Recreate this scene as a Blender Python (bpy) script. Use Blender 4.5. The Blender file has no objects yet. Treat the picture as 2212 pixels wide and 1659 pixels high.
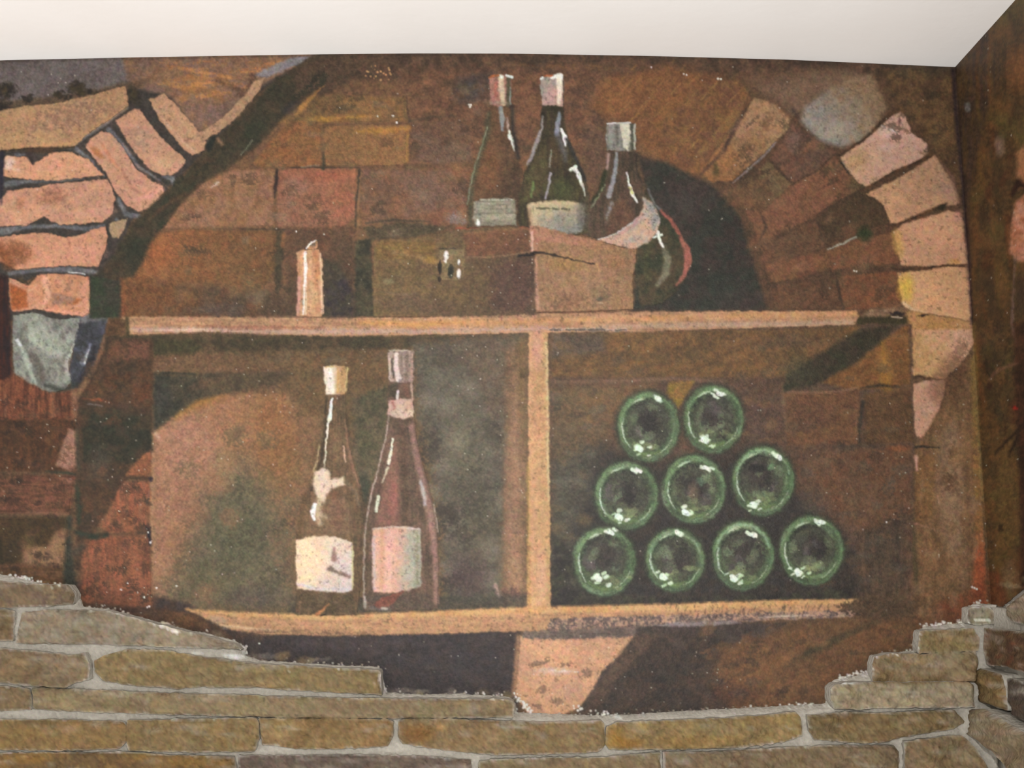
import bpy, math
import numpy as np
from mathutils import Vector, Matrix

# ------------------------------------------------------------------ camera, world, light, exposure
FPX, CX, CY = 2389.0, 1106.0, 829.5
PITCH = math.radians(9.1)
CAM = np.array((0.0, -1.6, 1.55))
sc = bpy.context.scene
cd = bpy.data.cameras.new('camera'); cd.sensor_width = 36.0; cd.lens = 36.0*FPX/2212.0
cd.clip_start = 0.01
cam = bpy.data.objects.new('camera', cd); sc.collection.objects.link(cam)
cam.location = CAM; cam.rotation_euler = (math.pi/2 + PITCH, 0, 0)
sc.camera = cam
w = bpy.data.worlds.new('world'); sc.world = w; w.use_nodes = True
bg = w.node_tree.nodes['Background']
bg.inputs[0].default_value = (1.0, 0.975, 0.94, 1); bg.inputs[1].default_value = 1.5
ld = bpy.data.lights.new('flash', 'AREA'); ld.shape = 'DISK'; ld.size = 0.035; ld.energy = 14.5
ld.color = (1.0, 0.985, 0.96)
lo = bpy.data.objects.new('flash', ld); sc.collection.objects.link(lo)
lo.location = (0.05, -1.6, 1.70); lo.rotation_euler = (math.pi/2 + math.radians(6), 0, 0)
sc.view_settings.view_transform = 'Standard'; sc.view_settings.look = 'None'
sc.view_settings.exposure = 0.0; sc.view_settings.gamma = 1.0
sc.view_settings.use_curve_mapping = False

def ray(px, py):
    px = np.asarray(px, float); py = np.asarray(py, float)
    u = (px-CX)/FPX; v = (CY-py)/FPX
    c, s = math.cos(PITCH), math.sin(PITCH)
    return u, c - v*s, v*c + s
def at(px, py, y=0.0):                    # point on the plane Y = y (the back wall is Y = 0)
    dx, dy, dz = ray(px, py); t = (y-CAM[1])/dy
    return np.stack([CAM[0]+dx*t, np.broadcast_to(y, np.shape(t)).astype(float), CAM[2]+dz*t], -1)
def at_x(px, py, x):                      # point on the plane X = x (the right wall)
    dx, dy, dz = ray(px, py); t = (x-CAM[0])/dx
    return np.stack([np.broadcast_to(x, np.shape(t)).astype(float), CAM[1]+dy*t, CAM[2]+dz*t], -1)
def to_px(P):
    d = P - CAM; c, s = math.cos(PITCH), math.sin(PITCH)
    f = d[..., 1]*c + d[..., 2]*s; up = -d[..., 1]*s + d[..., 2]*c
    return CX + FPX*d[..., 0]/f, CY - FPX*up/f
XR = float(at(2093, 577)[0])              # the right wall's plane
TONE_A, TONE_B, SAT, ALB = 1.0, 0.0, .89, .60
# ------------------------------------------------------------------ the mural's paint, laid brush stroke by brush stroke
ST = 1.8                                  # spacing of the paint samples
X0, Y0, X1, Y1 = -60.0, 96.0, 2290.0, 1760.0
NW, NH = int((X1-X0)/ST)+1, int((Y1-Y0)/ST)+1
rng = np.random.default_rng(7)
GX, GY = np.meshgrid(X0+np.arange(NW)*ST, Y0+np.arange(NH)*ST)
GX = GX.astype(np.float32); GY = GY.astype(np.float32)
def vn(sx, sy=None):                      # value noise, 0..1, cell size in pixels
    sy = sy or sx
    gw, gh = int(NW*ST/sx)+3, int(NH*ST/sy)+3
    g = rng.random((gh, gw)).astype(np.float32)
    fx = np.arange(NW)*ST/sx; fy = np.arange(NH)*ST/sy
    ix, iy = fx.astype(int), fy.astype(int)
    tx, ty = fx-ix, fy-iy
    tx = (tx*tx*(3-2*tx)).astype(np.float32)[None]; ty = (ty*ty*(3-2*ty)).astype(np.float32)[:, None]
    a = g[iy][:, ix]; b = g[iy][:, ix+1]; c = g[iy+1][:, ix]; d = g[iy+1][:, ix+1]
    return (a*(1-tx)+b*tx)*(1-ty) + (c*(1-tx)+d*tx)*ty
def uni(n):                               # flatten a noise to an even spread
    r = np.argsort(np.argsort(n[::3, ::3].ravel())); s = np.sort(n[::3, ::3].ravel())
    return np.interp(n, s[::50], np.linspace(0, 1, len(s[::50]))).astype(np.float32)
GR = uni(vn(2.4)*.5 + vn(4.5)*.5 + vn(11)*.4)     # grain of the rough plaster
MD = uni(vn(14)*.6 + vn(34)*.6 + vn(6)*.35)
CO = uni(vn(80)*.7 + vn(40)*.4)
VS = uni(vn(3.2, 26)*.6 + vn(7, 60)*.5)           # upright brush marks
HS = uni(vn(28, 3.2)*.6 + vn(70, 7)*.5)           # level brush marks
WX = (vn(9)-.5)*3 + (vn(4)-.5)*2.4; WY = (vn(9)-.5)*3 + (vn(4)-.5)*2.4
C = np.zeros((NH, NW, 3), np.float32)
def box(x0, y0, x1, y1):
    a = max(0, int((x0-X0)/ST)); b = min(NW, int((x1-X0)/ST)+2)
    c = max(0, int((y0-Y0)/ST)); d = min(NH, int((y1-Y0)/ST)+2)
    return slice(c, d), slice(a, b)
def seg_d(px, py, pts, closed=True, wid=None):
    n = len(pts); best = np.full(px.shape, 1e9, np.float32); bw = np.zeros(px.shape, np.float32)
    for i in range(n if closed else n-1):
        ax, ay = pts[i][:2]; bx, by = pts[(i+1) % n][:2]
        dx, dy = bx-ax, by-ay; L = dx*dx+dy*dy+1e-6
        t = np.clip(((px-ax)*dx+(py-ay)*dy)/L, 0, 1)
        d = np.hypot(px-ax-t*dx, py-ay-t*dy)
        if wid is not None:
            ww = wid[i]+(wid[(i+1) % n]-wid[i])*t; d = d-ww
        best = np.minimum(best, d)
    return best
def inside(px, py, pts):
    r = np.zeros(px.shape, bool); n = len(pts)
    for i in range(n):
        ax, ay = pts[i][:2]; bx, by = pts[(i+1) % n][:2]
        if ay == by: continue
        m = (ay > py) != (by > py)
        r ^= m & (px < (bx-ax)*(py-ay)/(by-ay)+ax)
    return r
def lay(b, m, c1, c2, g, a, dry, tex, mix):
    if dry > 0:
        k = np.clip((m*1.02-(1-m*0)*GR[b]*1.0)*5+.5, 0, 1)
        m = m*(1-dry) + dry*np.minimum(m*1.4, k)
    m = (m*a)[..., None]
    c1 = np.array(c1, np.float32)
    if c2 is not None:
        c2 = np.array(c2, np.float32)
        N = {'m': MD, 'v': VS, 'h': HS, 'c': CO, 'g': GR}[tex][b]
        if g is not None:
            (ax, ay), (bx, by) = g; dx, dy = bx-ax, by-ay
            t = ((GX[b]-ax)*dx+(GY[b]-ay)*dy)/(dx*dx+dy*dy)
            t = np.clip(t + (N-.5)*mix, 0, 1)
        else:
            t = np.clip((N-.5)*1.2+.5, 0, 1)
        t = t[..., None]; col = c1*(1-t)+c2*t
    else: col = c1
    C[b] = C[b]*(1-m)+col*m
def P(pts, c1, c2=None, g=None, soft=2., a=1., dry=0., tex='m', mix=.5, rough=1.):
    xs = [p[0] for p in pts]; ys = [p[1] for p in pts]; e = soft*1.5+6
    b = box(min(xs)-e, min(ys)-e, max(xs)+e, max(ys)+e)
    px = GX[b]+WX[b]*rough; py = GY[b]+WY[b]*rough
    d = seg_d(px, py, pts); d = np.where(inside(px, py, pts), d, -d)
    m = np.clip(d/soft*.5+.5, 0, 1); m = m*m*(3-2*m)
    lay(b, m, c1, c2, g, a, dry, tex, mix)
def S(pts, wd, c1, c2=None, soft=1.5, a=1., dry=0., tex='m', rough=.8):
    n = len(pts); wd = wd if hasattr(wd, '__len__') else [wd]*n
    if len(wd) != n: wd = list(np.interp(np.linspace(0, 1, n), np.linspace(0, 1, len(wd)), wd))
    wd = [q/2 for q in wd]
    xs = [p[0] for p in pts]; ys = [p[1] for p in pts]; e = soft+max(wd)+6
    b = box(min(xs)-e, min(ys)-e, max(xs)+e, max(ys)+e)
    px = GX[b]+WX[b]*rough; py = GY[b]+WY[b]*rough
    d = -seg_d(px, py, pts, False, wd)
    m = np.clip(d/soft*.5+.5, 0, 1)
    lay(b, m, c1, c2, None, a, dry, tex, .5)
def B(x, y, rx, ry, c1, a=.6, ang=0, dry=0., c2=None, pw=1., rough=1.5):
    r = max(rx, ry)*1.15
    b = box(x-r, y-r, x+r, y+r)
    px = GX[b]+WX[b]*rough-x; py = GY[b]+WY[b]*rough-y; s, c = math.sin(math.radians(ang)), math.cos(math.radians(ang))
    u = (px*c+py*s)/rx; v = (-px*s+py*c)/ry
    m = np.clip(1-(u*u+v*v), 0, 1)**pw
    lay(b, m, c1, c2, None, a, dry, 'm', .5)
def dots(x0, y0, x1, y1, n, c, r=(.9, 1.8), a=.95):
    for _ in range(n):
        x = rng.uniform(x0, x1); y = rng.uniform(y0, y1); q = rng.uniform(*r)
        b = box(x-q-2, y-q-2, x+q+2, y+q+2)
        m = np.clip(q-np.hypot(GX[b]-x, GY[b]-y)+.5, 0, 1)*a
        C[b] = C[b]*(1-m[..., None])+np.array(c, np.float32)*m[..., None]
def dots_line(pts, n, c, jit=4, r=(1., 2.6)):
    L = np.array(pts, float); sg = np.hypot(*(L[1:]-L[:-1]).T); cs = np.r_[0, np.cumsum(sg)]
    for t in rng.uniform(0, cs[-1], n):
        x = np.interp(t, cs, L[:, 0]); y = np.interp(t, cs, L[:, 1])+rng.normal(0, jit); x += rng.normal(0, jit)
        dots(x, y, x, y, 1, c, r)

def mottle(x0, y0, x1, y1, n, cols, rx=(12, 36), ry=(6, 20), a=.4, ang=(-15, 15), dry=.92, poly=None):
    for q in range(n):
        x, y = rng.uniform(x0, x1), rng.uniform(y0, y1)
        if poly is not None and not inside(np.array([x]), np.array([y]), poly)[0]: continue
        B(x, y, rng.uniform(*rx), rng.uniform(*ry), cols[q % len(cols)], a, rng.uniform(*ang), dry)
OUT = {}                                  # outlines of the painted things, also used for their meshes
# ---- ground tones
P([(-80, 90), (2300, 90), (2300, 1770), (-80, 1770)], (104, 78, 54), (92, 66, 44), soft=1)
# top niche back wall
P([(262, 690), (262, 600), (340, 500), (430, 400), (560, 310), (640, 235), (770, 170), (1300, 150), (1500, 300), (1640, 560), (1670, 690)], (124, 88, 58), (106, 74, 52), soft=6)
P([(690, 110), (2060, 110), (2060, 170), (1400, 160), (760, 175), (600, 250)], (80, 60, 46), (98, 70, 52), soft=12)
P([(860, 150), (1300, 150), (1320, 240), (1250, 330), (1010, 340), (880, 230)], (106, 74, 54), (122, 82, 58), soft=22, dry=.3)
# upper bricks of the niche
P([(600, 236), (700, 205), (880, 210), (880, 262), (700, 266), (590, 268)], (112, 84, 54), (134, 96, 56), soft=6, dry=.3)
P([(640, 250), (650, 215), (672, 190), (700, 185), (668, 222), (655, 240)], (168, 118, 60), soft=4, dry=.4)
S([(618, 268), (690, 258), (760, 254), (800, 252)], [4, 12, 12, 5], (172, 124, 54), soft=5, dry=.7)
P([(545, 352), (590, 300), (625, 262), (692, 262), (694, 360), (560, 362)], (152, 96, 56), (132, 92, 54), soft=4, dry=.2)
P([(700, 272), (880, 270), (884, 350), (870, 358), (700, 358)], (150, 104, 64), (136, 98, 60), soft=3, dry=.3)
P([(888, 265), (1015, 262), (1020, 350), (888, 356)], (116, 82, 60), (104, 78, 62), soft=6)
B(1035, 190, 70, 36, (60, 58, 62), .75, -20); B(1000, 180, 40, 22, (58, 58, 64), .5, -20)
S([(878, 208), (880, 235), (884, 262)], [2, 3, 3], (84, 56, 48), soft=2, a=.8)
S([(884, 262), (930, 253), (985, 250)], [4, 3, 1], (72, 60, 50), soft=3, a=.7)
P([(395, 440), (440, 395), (500, 368), (592, 366), (590, 488), (430, 492), (350, 495)], (158, 112, 84), (140, 98, 66), soft=4, dry=.3)
P([(600, 368), (640, 362), (770, 364), (768, 470), (740, 490), (598, 490)], (160, 98, 70), (142, 96, 72), g=((700, 360), (630, 480)), soft=3, dry=.2)
B(640, 405, 40, 30, (158, 120, 104), .5); B(735, 450, 36, 44, (164, 96, 70), .5); B(700, 380, 80, 16, (172, 96, 66), .5)
P([(782, 366), (1010, 368), (1008, 470), (960, 485), (782, 488)], (136, 94, 66), (116, 84, 66), soft=5, dry=.3)
B(930, 420, 60, 50, (112, 90, 80), .5); B(960, 470, 60, 26, (134, 78, 60), .5); B(985, 470, 30, 20, (146, 134, 136), .6, 0, .8)
S([(1000, 480), (1014, 470), (1024, 482)], 8, (150, 140, 140), soft=5, dry=.7, a=.7)
P([(300, 560), (330, 505), (400, 496), (600, 500), (606, 560), (560, 640), (280, 690), (262, 690), (268, 600)], (148, 92, 54), (114, 80, 48), g=((340, 520), (600, 600)), soft=4, dry=.2, mix=.7)
P([(262, 600), (420, 610), (620, 640), (640, 688), (262, 688)], (120, 76, 44), (86, 66, 48), g=((300, 620), (560, 680)), soft=14, mix=.8)
S([(262, 600), (266, 640), (266, 684)], 8, (150, 84, 48), soft=4, a=.8)
B(480, 670, 70, 20, (86, 74, 72), .5); B(330, 545, 50, 40, (172, 92, 48), .45)
P([(596, 500), (612, 498), (610, 600), (600, 640), (592, 600)], (62, 56, 40), soft=5, a=.8)
S([(518, 494), (600, 496), (660, 497)], [2, 4, 2], (64, 52, 40), soft=2, a=.8)
P([(616, 496), (760, 492), (768, 560), (762, 684), (625, 684), (620, 600)], (104, 70, 50), (80, 62, 44), g=((640, 500), (720, 640)), soft=5, mix=.8)
S([(612, 508), (610, 530)], 8, (142, 92, 56), soft=5, dry=.5)
P([(768, 520), (800, 515), (810, 684), (765, 684)], (56, 54, 40), (74, 66, 46), soft=5)
S([(762, 600), (760, 660)], 3, (108, 80, 58), soft=2, a=.6)
P([(785, 492), (860, 480), (985, 490), (900, 512), (800, 520)], (74, 66, 48), soft=6, a=.8)
B(740, 500, 60, 16, (110, 80, 58), .5)
NICHE = [(300, 660), (330, 520), (440, 400), (560, 320), (640, 240), (760, 180), (1300, 160), (1010, 480), (790, 520), (760, 670)]
mottle(280, 150, 1300, 680, 230, [(156, 112, 72), (92, 68, 46), (146, 92, 60), (112, 96, 66), (70, 58, 42), (140, 116, 92)], poly=NICHE)
mottle(960, 150, 1330, 340, 40, [(128, 90, 62), (84, 60, 48), (112, 78, 56)])
# joints of the niche bricks
S([(770, 284), (830, 282), (882, 277)], [8, 16, 10], (172, 120, 56), soft=5, dry=.8)
S([(884, 272), (880, 300), (879, 348)], [4, 5, 5], (160, 116, 62), soft=2, dry=.5)
S([(630, 363), (690, 361), (735, 363)], [3, 5, 2], (72, 54, 40), soft=2, a=.9)
S([(650, 361), (690, 357)], 3, (158, 138, 116), soft=1.5, a=.7)
S([(698, 330), (699, 355), (697, 363)], [2, 8, 9], (62, 56, 40), soft=2.5)
S([(735, 364), (800, 360), (890, 357), (960, 360)], [4, 2, 2, 1], (92, 66, 50), soft=2, a=.7)
S([(880, 350), (930, 352)], 3, (156, 106, 68), soft=2, a=.6, dry=.4)
S([(598, 366), (597, 385), (593, 430)], [6, 9, 2], (58, 42, 36), soft=2)
S([(777, 366), (774, 400), (770, 440), (768, 490)], [5, 5, 3, 3], (68, 56, 44), soft=2)
S([(780, 372), (777, 400), (774, 460), (776, 485)], [2, 2, 3, 6], (156, 114, 76), soft=2, a=.7)
S([(790, 482), (840, 476), (930, 478)], [3, 5, 2], (70, 60, 46), soft=2.5)
S([(695, 270), (699, 320)], 3, (150, 112, 74), soft=2, a=.4)
P([(1270, 240), (1310, 170), (1440, 140), (1560, 165), (1600, 230), (1550, 300), (1510, 400), (1400, 330), (1330, 260)], (140, 92, 54), (118, 76, 48), soft=16, dry=.3)
B(1330, 210, 60, 55, (150, 96, 56), .5); B(1450, 230, 60, 40, (152, 100, 54), .5, -45, .6)
for q in range(26):
    x = rng.uniform(1330, 1560); y = rng.uniform(165, 300); l = rng.uniform(20, 60)
    S([(x, y), (x+l*.8, y-l)], [1, 4, 1], (176, 126, 66) if q % 3 else (104, 66, 44), soft=3, a=.5, dry=.95)
B(1180, 260, 34, 80, (124, 84, 56), .4); B(1290, 330, 40, 100, (92, 70, 58), .6)
S([(1225, 222), (1280, 240), (1302, 262)], [3, 6, 3], (78, 58, 48), soft=5, a=.6)
for k in range(3):
    S([(1100+k*70, 138+k), (1250+k*60, 150)], [3, 7, 3], (150, 104, 60), soft=6, a=.5, dry=.95)
# shadow cast by the bottles on the niche wall
P([(1375, 335), (1440, 352), (1510, 385), (1580, 420), (1600, 470), (1625, 540), (1650, 600), (1665, 672), (1365, 672), (1380, 560), (1400, 430)], (62, 50, 44), (44, 46, 38), soft=9)
B(1560, 620, 60, 60, (44, 52, 44), .5); B(1490, 430, 70, 50, (76, 58, 56), .45); B(1600, 650, 70, 30, (74, 58, 54), .5)
# inner ring of the arch (darker bricks)
def brk(n, pts, c1, c2=None, g=None, **k):
    OUT.setdefault(n, []).append(pts); k.setdefault('soft', 3); k.setdefault('dry', .15); P(pts, c1, c2, g, **k)
P([(1540, 400), (1640, 220), (1760, 160), (1900, 160), (2050, 330), (2090, 560), (2100, 700), (1660, 680), (1600, 470)], (98, 68, 48), (84, 60, 42), soft=8)
P([(1420, 270), (1520, 180), (1600, 170), (1625, 215), (1580, 270), (1525, 350), (1500, 370), (1450, 330)], (142, 98, 56), (112, 74, 50), soft=6, dry=.4)
for k in range(12):
    S([(1500+k*6, 340-k*3), (1560+k*5, 268-k*6)], [2, 5, 1], (176, 134, 74), soft=3, a=.45, dry=.95)
brk('in', [(1586, 276), (1630, 212), (1673, 222), (1708, 257), (1700, 282), (1640, 340), (1583, 390), (1535, 392), (1515, 370), (1540, 335)], (166, 128, 92), (148, 98, 58), ((1650, 250), (1560, 380)), mix=.5)
S([(1508, 382), (1560, 330), (1590, 276), (1612, 235)], [3, 9, 9, 4], (78, 54, 44), soft=3, a=.85)
S([(1640, 232), (1670, 220), (1700, 252)], [8, 12, 8], (176, 116, 80), soft=7, a=.5)
B(1605, 275, 26, 22, (184, 132, 106), .5); B(1546, 365, 10, 20, (66, 62, 30), .7); B(1570, 340, 30, 24, (168, 118, 72), .4)
brk('in', [(1711, 266), (1765, 303), (1806, 328), (1765, 366), (1714, 396), (1665, 344)], (122, 82, 62), (96, 70, 56), soft=4)
brk('in', [(1589, 401), (1660, 348), (1711, 398), (1651, 452), (1602, 452)], (116, 92, 62), (104, 74, 50), soft=4)
B(1720, 310, 24, 26, (136, 108, 100), .5)
brk('in', [(1714, 398), (1801, 338), (1842, 377), (1866, 405), (1800, 440), (1767, 463), (1700, 500), (1640, 520), (1610, 456), (1655, 452)], (134, 86, 62), (118, 80, 54), soft=5)
brk('in', [(1866, 413), (1905, 445), (1925, 482), (1842, 500), (1790, 526), (1763, 473), (1800, 442)], (84, 62, 42), (74, 56, 38), soft=4)
brk('in', [(1620, 530), (1700, 505), (1763, 475), (1787, 532), (1700, 560), (1655, 575), (1640, 560)], (112, 76, 52), (98, 70, 50), soft=6)
brk('in', [(1932, 500), (1942, 568), (1805, 582), (1740, 596), (1667, 612), (1653, 572), (1700, 562), (1787, 537), (1852, 513)], (134, 84, 58), (116, 78, 50), soft=4)
brk('in', [(1808, 597), (1938, 586), (1949, 666), (1825, 668)], (130, 78, 50), (106, 72, 48), soft=3)
brk('in', [(1667, 618), (1801, 602), (1818, 668), (1672, 668)], (110, 74, 50), (94, 66, 46), soft=4)
mottle(1520, 200, 1950, 660, 120, [(150, 104, 74), (80, 58, 40), (134, 86, 58), (100, 82, 56), (64, 50, 36)], a=.45, ang=(-50, -10), poly=[(1540, 400), (1640, 220), (1720, 270), (1810, 330), (1925, 480), (1945, 660), (1670, 665), (1600, 470)])
S([(1583, 396), (1640, 346), (1676, 308)], [2, 5, 5], (140, 122, 118), soft=2, dry=.4)
S([(1787, 538), (1815, 528), (1850, 512)], [2, 4, 4], (168, 164, 148), soft=1.5)
S([(1590, 404), (1600, 440), (1630, 470)], 3, (124, 84, 58), soft=3, a=.4)
B(1868, 506, 22, 22, (36, 56, 28), .8); B(1850, 400, 30, 22, (62, 66, 38), .5); B(1780, 590, 80, 10, (80, 58, 42), .5)
for pt in ([(1663, 344), (1690, 376), (1714, 398)], [(1711, 398), (1765, 368), (1806, 332)], [(1767, 463), (1820, 432), (1866, 408)], [(1805, 584), (1810, 620), (1822, 666)], [(1640, 452), (1655, 490), (1640, 520)], [(1763, 473), (1775, 510), (1787, 532)]):
    S(pt, [2, 5, 3], (66, 50, 38), soft=2.5, a=.75)
S([(1866, 407), (1815, 348), (1842, 378)], 4, (60, 50, 34), soft=3, a=.6)
S([(1818, 352), (1834, 372), (1846, 380)], [3, 6, 3], (50, 40, 32), soft=2, dry=.3)
S([(1820, 350), (1832, 366)], 3, (186, 168, 148), soft=1, dry=.7, a=.7)
# outer ring of the arch (pale stones)
P([(1600, 165), (1740, 150), (1830, 150), (1780, 185), (1730, 232), (1705, 245), (1660, 215)], (122, 92, 70), (104, 76, 56), soft=14, dry=.2)
P([(1640, 190), (1740, 158), (1850, 152), (1890, 175), (1800, 190), (1735, 240), (1712, 248), (1680, 215)], (138, 108, 84), (118, 90, 70), soft=12, a=.85, dry=.3)
S([(1712, 235), (1722, 248)], 8, (66, 52, 44), soft=4, a=.8); S([(1722, 252), (1780, 200), (1850, 165)], [3, 6, 2], (92, 68, 52), soft=4, a=.6)
for q in range(46):
    x = rng.uniform(1320, 1570); y = rng.uniform(165, 330); l = rng.uniform(14, 46)
    if x > 1520 and y > 230: continue
    S([(x, y), (x+l*.75, y-l*.8)], [1, rng.uniform(3, 7), 1], [(190, 142, 80), (172, 118, 64), (150, 98, 56)][q % 3], soft=3, a=.75, dry=.93)
brk('out', [(1730, 262), (1735, 235), (1790, 190), (1840, 165), (1880, 160), (1905, 200), (1916, 230), (1890, 285), (1850, 310), (1815, 318), (1775, 305), (1750, 285)], (156, 148, 140), (148, 118, 88), ((1745, 270), (1850, 200)), soft=9, dry=.15, mix=.5)
B(1800, 278, 44, 26, (186, 172, 154), .6, 0, .2); B(1772, 248, 36, 20, (148, 148, 152), .5, -30, .2); B(1850, 180, 46, 22, (146, 112, 84), .5)
brk('out', [(1815, 340), (1870, 300), (1925, 250), (1945, 240), (1958, 255), (1968, 285), (2000, 308), (2006, 328), (1990, 345), (1930, 370), (1880, 402), (1868, 404), (1845, 385)], (208, 160, 140), (200, 156, 124), ((1960, 280), (1840, 380)), soft=2.5)
B(1852, 345, 34, 30, (172, 136, 84), .6, -30); B(1918, 285, 30, 20, (228, 190, 176), .7, 0, .5); B(1918, 318, 26, 12, (224, 186, 170), .5, 0, .5)
B(1943, 262, 6, 8, (92, 60, 56), .9); S([(1905, 272), (1935, 286)], [3, 6, 2], (244, 226, 220), soft=2, dry=.6)
brk('out', [(1872, 418), (1940, 385), (1990, 355), (2020, 333), (2035, 358), (2060, 395), (2076, 425), (2070, 440), (2010, 455), (1950, 480), (1925, 484), (1908, 445), (1890, 428)], (184, 138, 106), (210, 156, 114), ((2040, 370), (1920, 460)), soft=2.5)
B(2045, 410, 30, 26, (176, 136, 116), .6, 0, .6)
brk('out', [(1930, 500), (1952, 484), (1990, 472), (2050, 455), (2078, 462), (2085, 500), (2092, 570), (2060, 572), (2000, 576), (1946, 572), (1938, 535)], (216, 160, 120), (204, 148, 112), soft=2.5)
B(1940, 525, 16, 40, (212, 164, 80), .8, -10); B(2070, 470, 18, 20, (190, 130, 116), .6); B(2062, 566, 18, 10, (206, 150, 74), .7)
brk('out', [(1940, 590), (1990, 583), (2030, 575), (2092, 577), (2099, 640), (2102, 694), (2040, 682), (1968, 672), (1950, 660), (1944, 630)], (222, 166, 116), (210, 156, 112), soft=2.5)
B(1957, 622, 24, 40, (216, 174, 62), .85); S([(1952, 655), (1975, 670), (2000, 676)], 5, (228, 192, 158), soft=3, a=.7); S([(2094, 582), (2098, 640)], 4, (214, 160, 150), soft=2, a=.6)
brk('out', [(1955, 712), (1975, 702), (2040, 692), (2100, 700), (2106, 740), (2085, 775), (2060, 800), (2040, 820), (1972, 812), (1960, 785), (1963, 750)], (200, 152, 98), (208, 156, 122), ((1985, 760), (2080, 730)), soft=2.5)
S([(1958, 716), (1962, 750), (1962, 780), (1972, 802)], [4, 6, 5, 5], (226, 182, 144), soft=2); S([(1958, 714), (1990, 708), (2040, 702)], 4, (224, 176, 140), soft=3, a=.7)
B(2070, 730, 30, 50, (210, 160, 132), .6, 0, .5); B(2075, 755, 24, 30, (120, 90, 70), .5, 0, .9)
brk('out', [(1966, 832), (2000, 822), (2042, 820), (2040, 850), (2028, 890), (2010, 925), (1994, 948), (1978, 944), (1974, 900)], (214, 154, 122), (196, 150, 122), soft=3, dry=.35)
for pt in ([(1812, 338), (1870, 298), (1925, 245), (1950, 232)], [(1862, 412), (1930, 372), (1995, 345), (2020, 328)], [(1925, 490), (1975, 470), (2030, 446), (2045, 440)], [(1935, 582), (2000, 580), (2060, 572)], [(1962, 820), (1985, 812), (2010, 818)]):
    S(pt, [4, 6, 8, 4], (64, 46, 32), (96, 62, 38), soft=2.2)
B(2035, 448, 16, 9, (44, 42, 26), .9, -15); B(1990, 470, 16, 5, (110, 66, 38), .7)
P([(1952, 668), (2000, 676), (2040, 684), (2100, 694), (2100, 712), (1955, 712)], (196, 142, 92), (174, 126, 72), soft=4, dry=.2)
P([(1850, 690), (1880, 668), (1950, 662), (1965, 672), (1920, 684), (1900, 700)], (160, 122, 92), (118, 88, 64), soft=5)
P([(1850, 684), (1960, 684), (1962, 700), (1870, 730), (1850, 720)], (60, 52, 30), soft=6)
B(1938, 678, 22, 6, (28, 22, 26), .95, 0); S([(1926, 685), (1948, 686)], 2, (210, 180, 156), soft=1.2); B(1995, 682, 16, 4, (40, 28, 22), .9, -6)
# between the arch and the corner
P([(1900, 150), (2056, 145), (2072, 300), (2092, 520), (2078, 460), (2062, 400), (2000, 300), (1930, 220)], (88, 62, 42), (104, 76, 46), soft=7)
B(2000, 150, 100, 24, (70, 60, 42), .6); B(1950, 215, 50, 40, (98, 70, 46), .5); B(2010, 240, 40, 50, (108, 80, 50), .5)
P([(2030, 345), (2060, 380), (2090, 500), (2104, 720), (2096, 720), (2086, 560), (2076, 440), (2050, 380)], (150, 106, 88), soft=5, a=.6, dry=.4)
# pillar under the arch at the right
P([(1990, 950), (2030, 880), (2050, 830), (2100, 760), (2112, 900), (2128, 1310), (1985, 1340), (1975, 960)], (128, 92, 60), (112, 80, 50), soft=5, tex='v')
P([(2025, 950), (2060, 900), (2080, 960), (2090, 1200), (2050, 1200), (2025, 1100)], (146, 114, 86), soft=16, a=.7, dry=.4)
B(2075, 1240, 26, 60, (156, 118, 88), .5, 0, .4); B(2050, 820, 44, 70, (96, 62, 42), .6, 30)
P([(2096, 780), (2106, 760), (2120, 1060), (2132, 1310), (2112, 1310), (2104, 1060)], (128, 98, 48), (150, 88, 50), g=((2100, 900), (2120, 1250)), soft=5, a=.9)
P([(2105, 1180), (2124, 1180), (2132, 1310), (2098, 1320)], (164, 76, 42), soft=8, a=.8)
P([(2045, 1290), (2127, 1270), (2127, 1330), (2000, 1358), (2010, 1310)], (130, 66, 38), (104, 60, 36), soft=12, a=.8)
P([(1978, 985), (2018, 985), (2016, 1120), (1990, 1135), (1975, 1120)], (128, 88, 48), soft=5, a=.6)
S([(1965, 966), (1995, 965), (2030, 968)], [5, 5, 2], (48, 40, 30), soft=1.8)
S([(1978, 988), (1980, 1015)], [9, 4], (206, 152, 132), soft=3, dry=.3)
S([(1968, 970), (1972, 1050), (1968, 1110), (1972, 1190), (1980, 1250), (1984, 1300)], [4, 5, 10, 13, 9, 4], (76, 66, 40), soft=4, a=.8)
S([(1935, 1130), (1985, 1132), (2020, 1145)], [1, 4, 2], (162, 110, 92), soft=2.5, a=.8)
P([(1958, 1150), (1970, 1160), (1968, 1310), (1940, 1310)], (132, 98, 66), soft=6, a=.6)
S([(1928, 1240), (1932, 1280), (1925, 1310)], [6, 12, 6], (58, 54, 40), soft=5, a=.8)
S([(2026, 1070), (2028, 1090)], 3, (176, 130, 100), soft=1.5)
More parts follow.
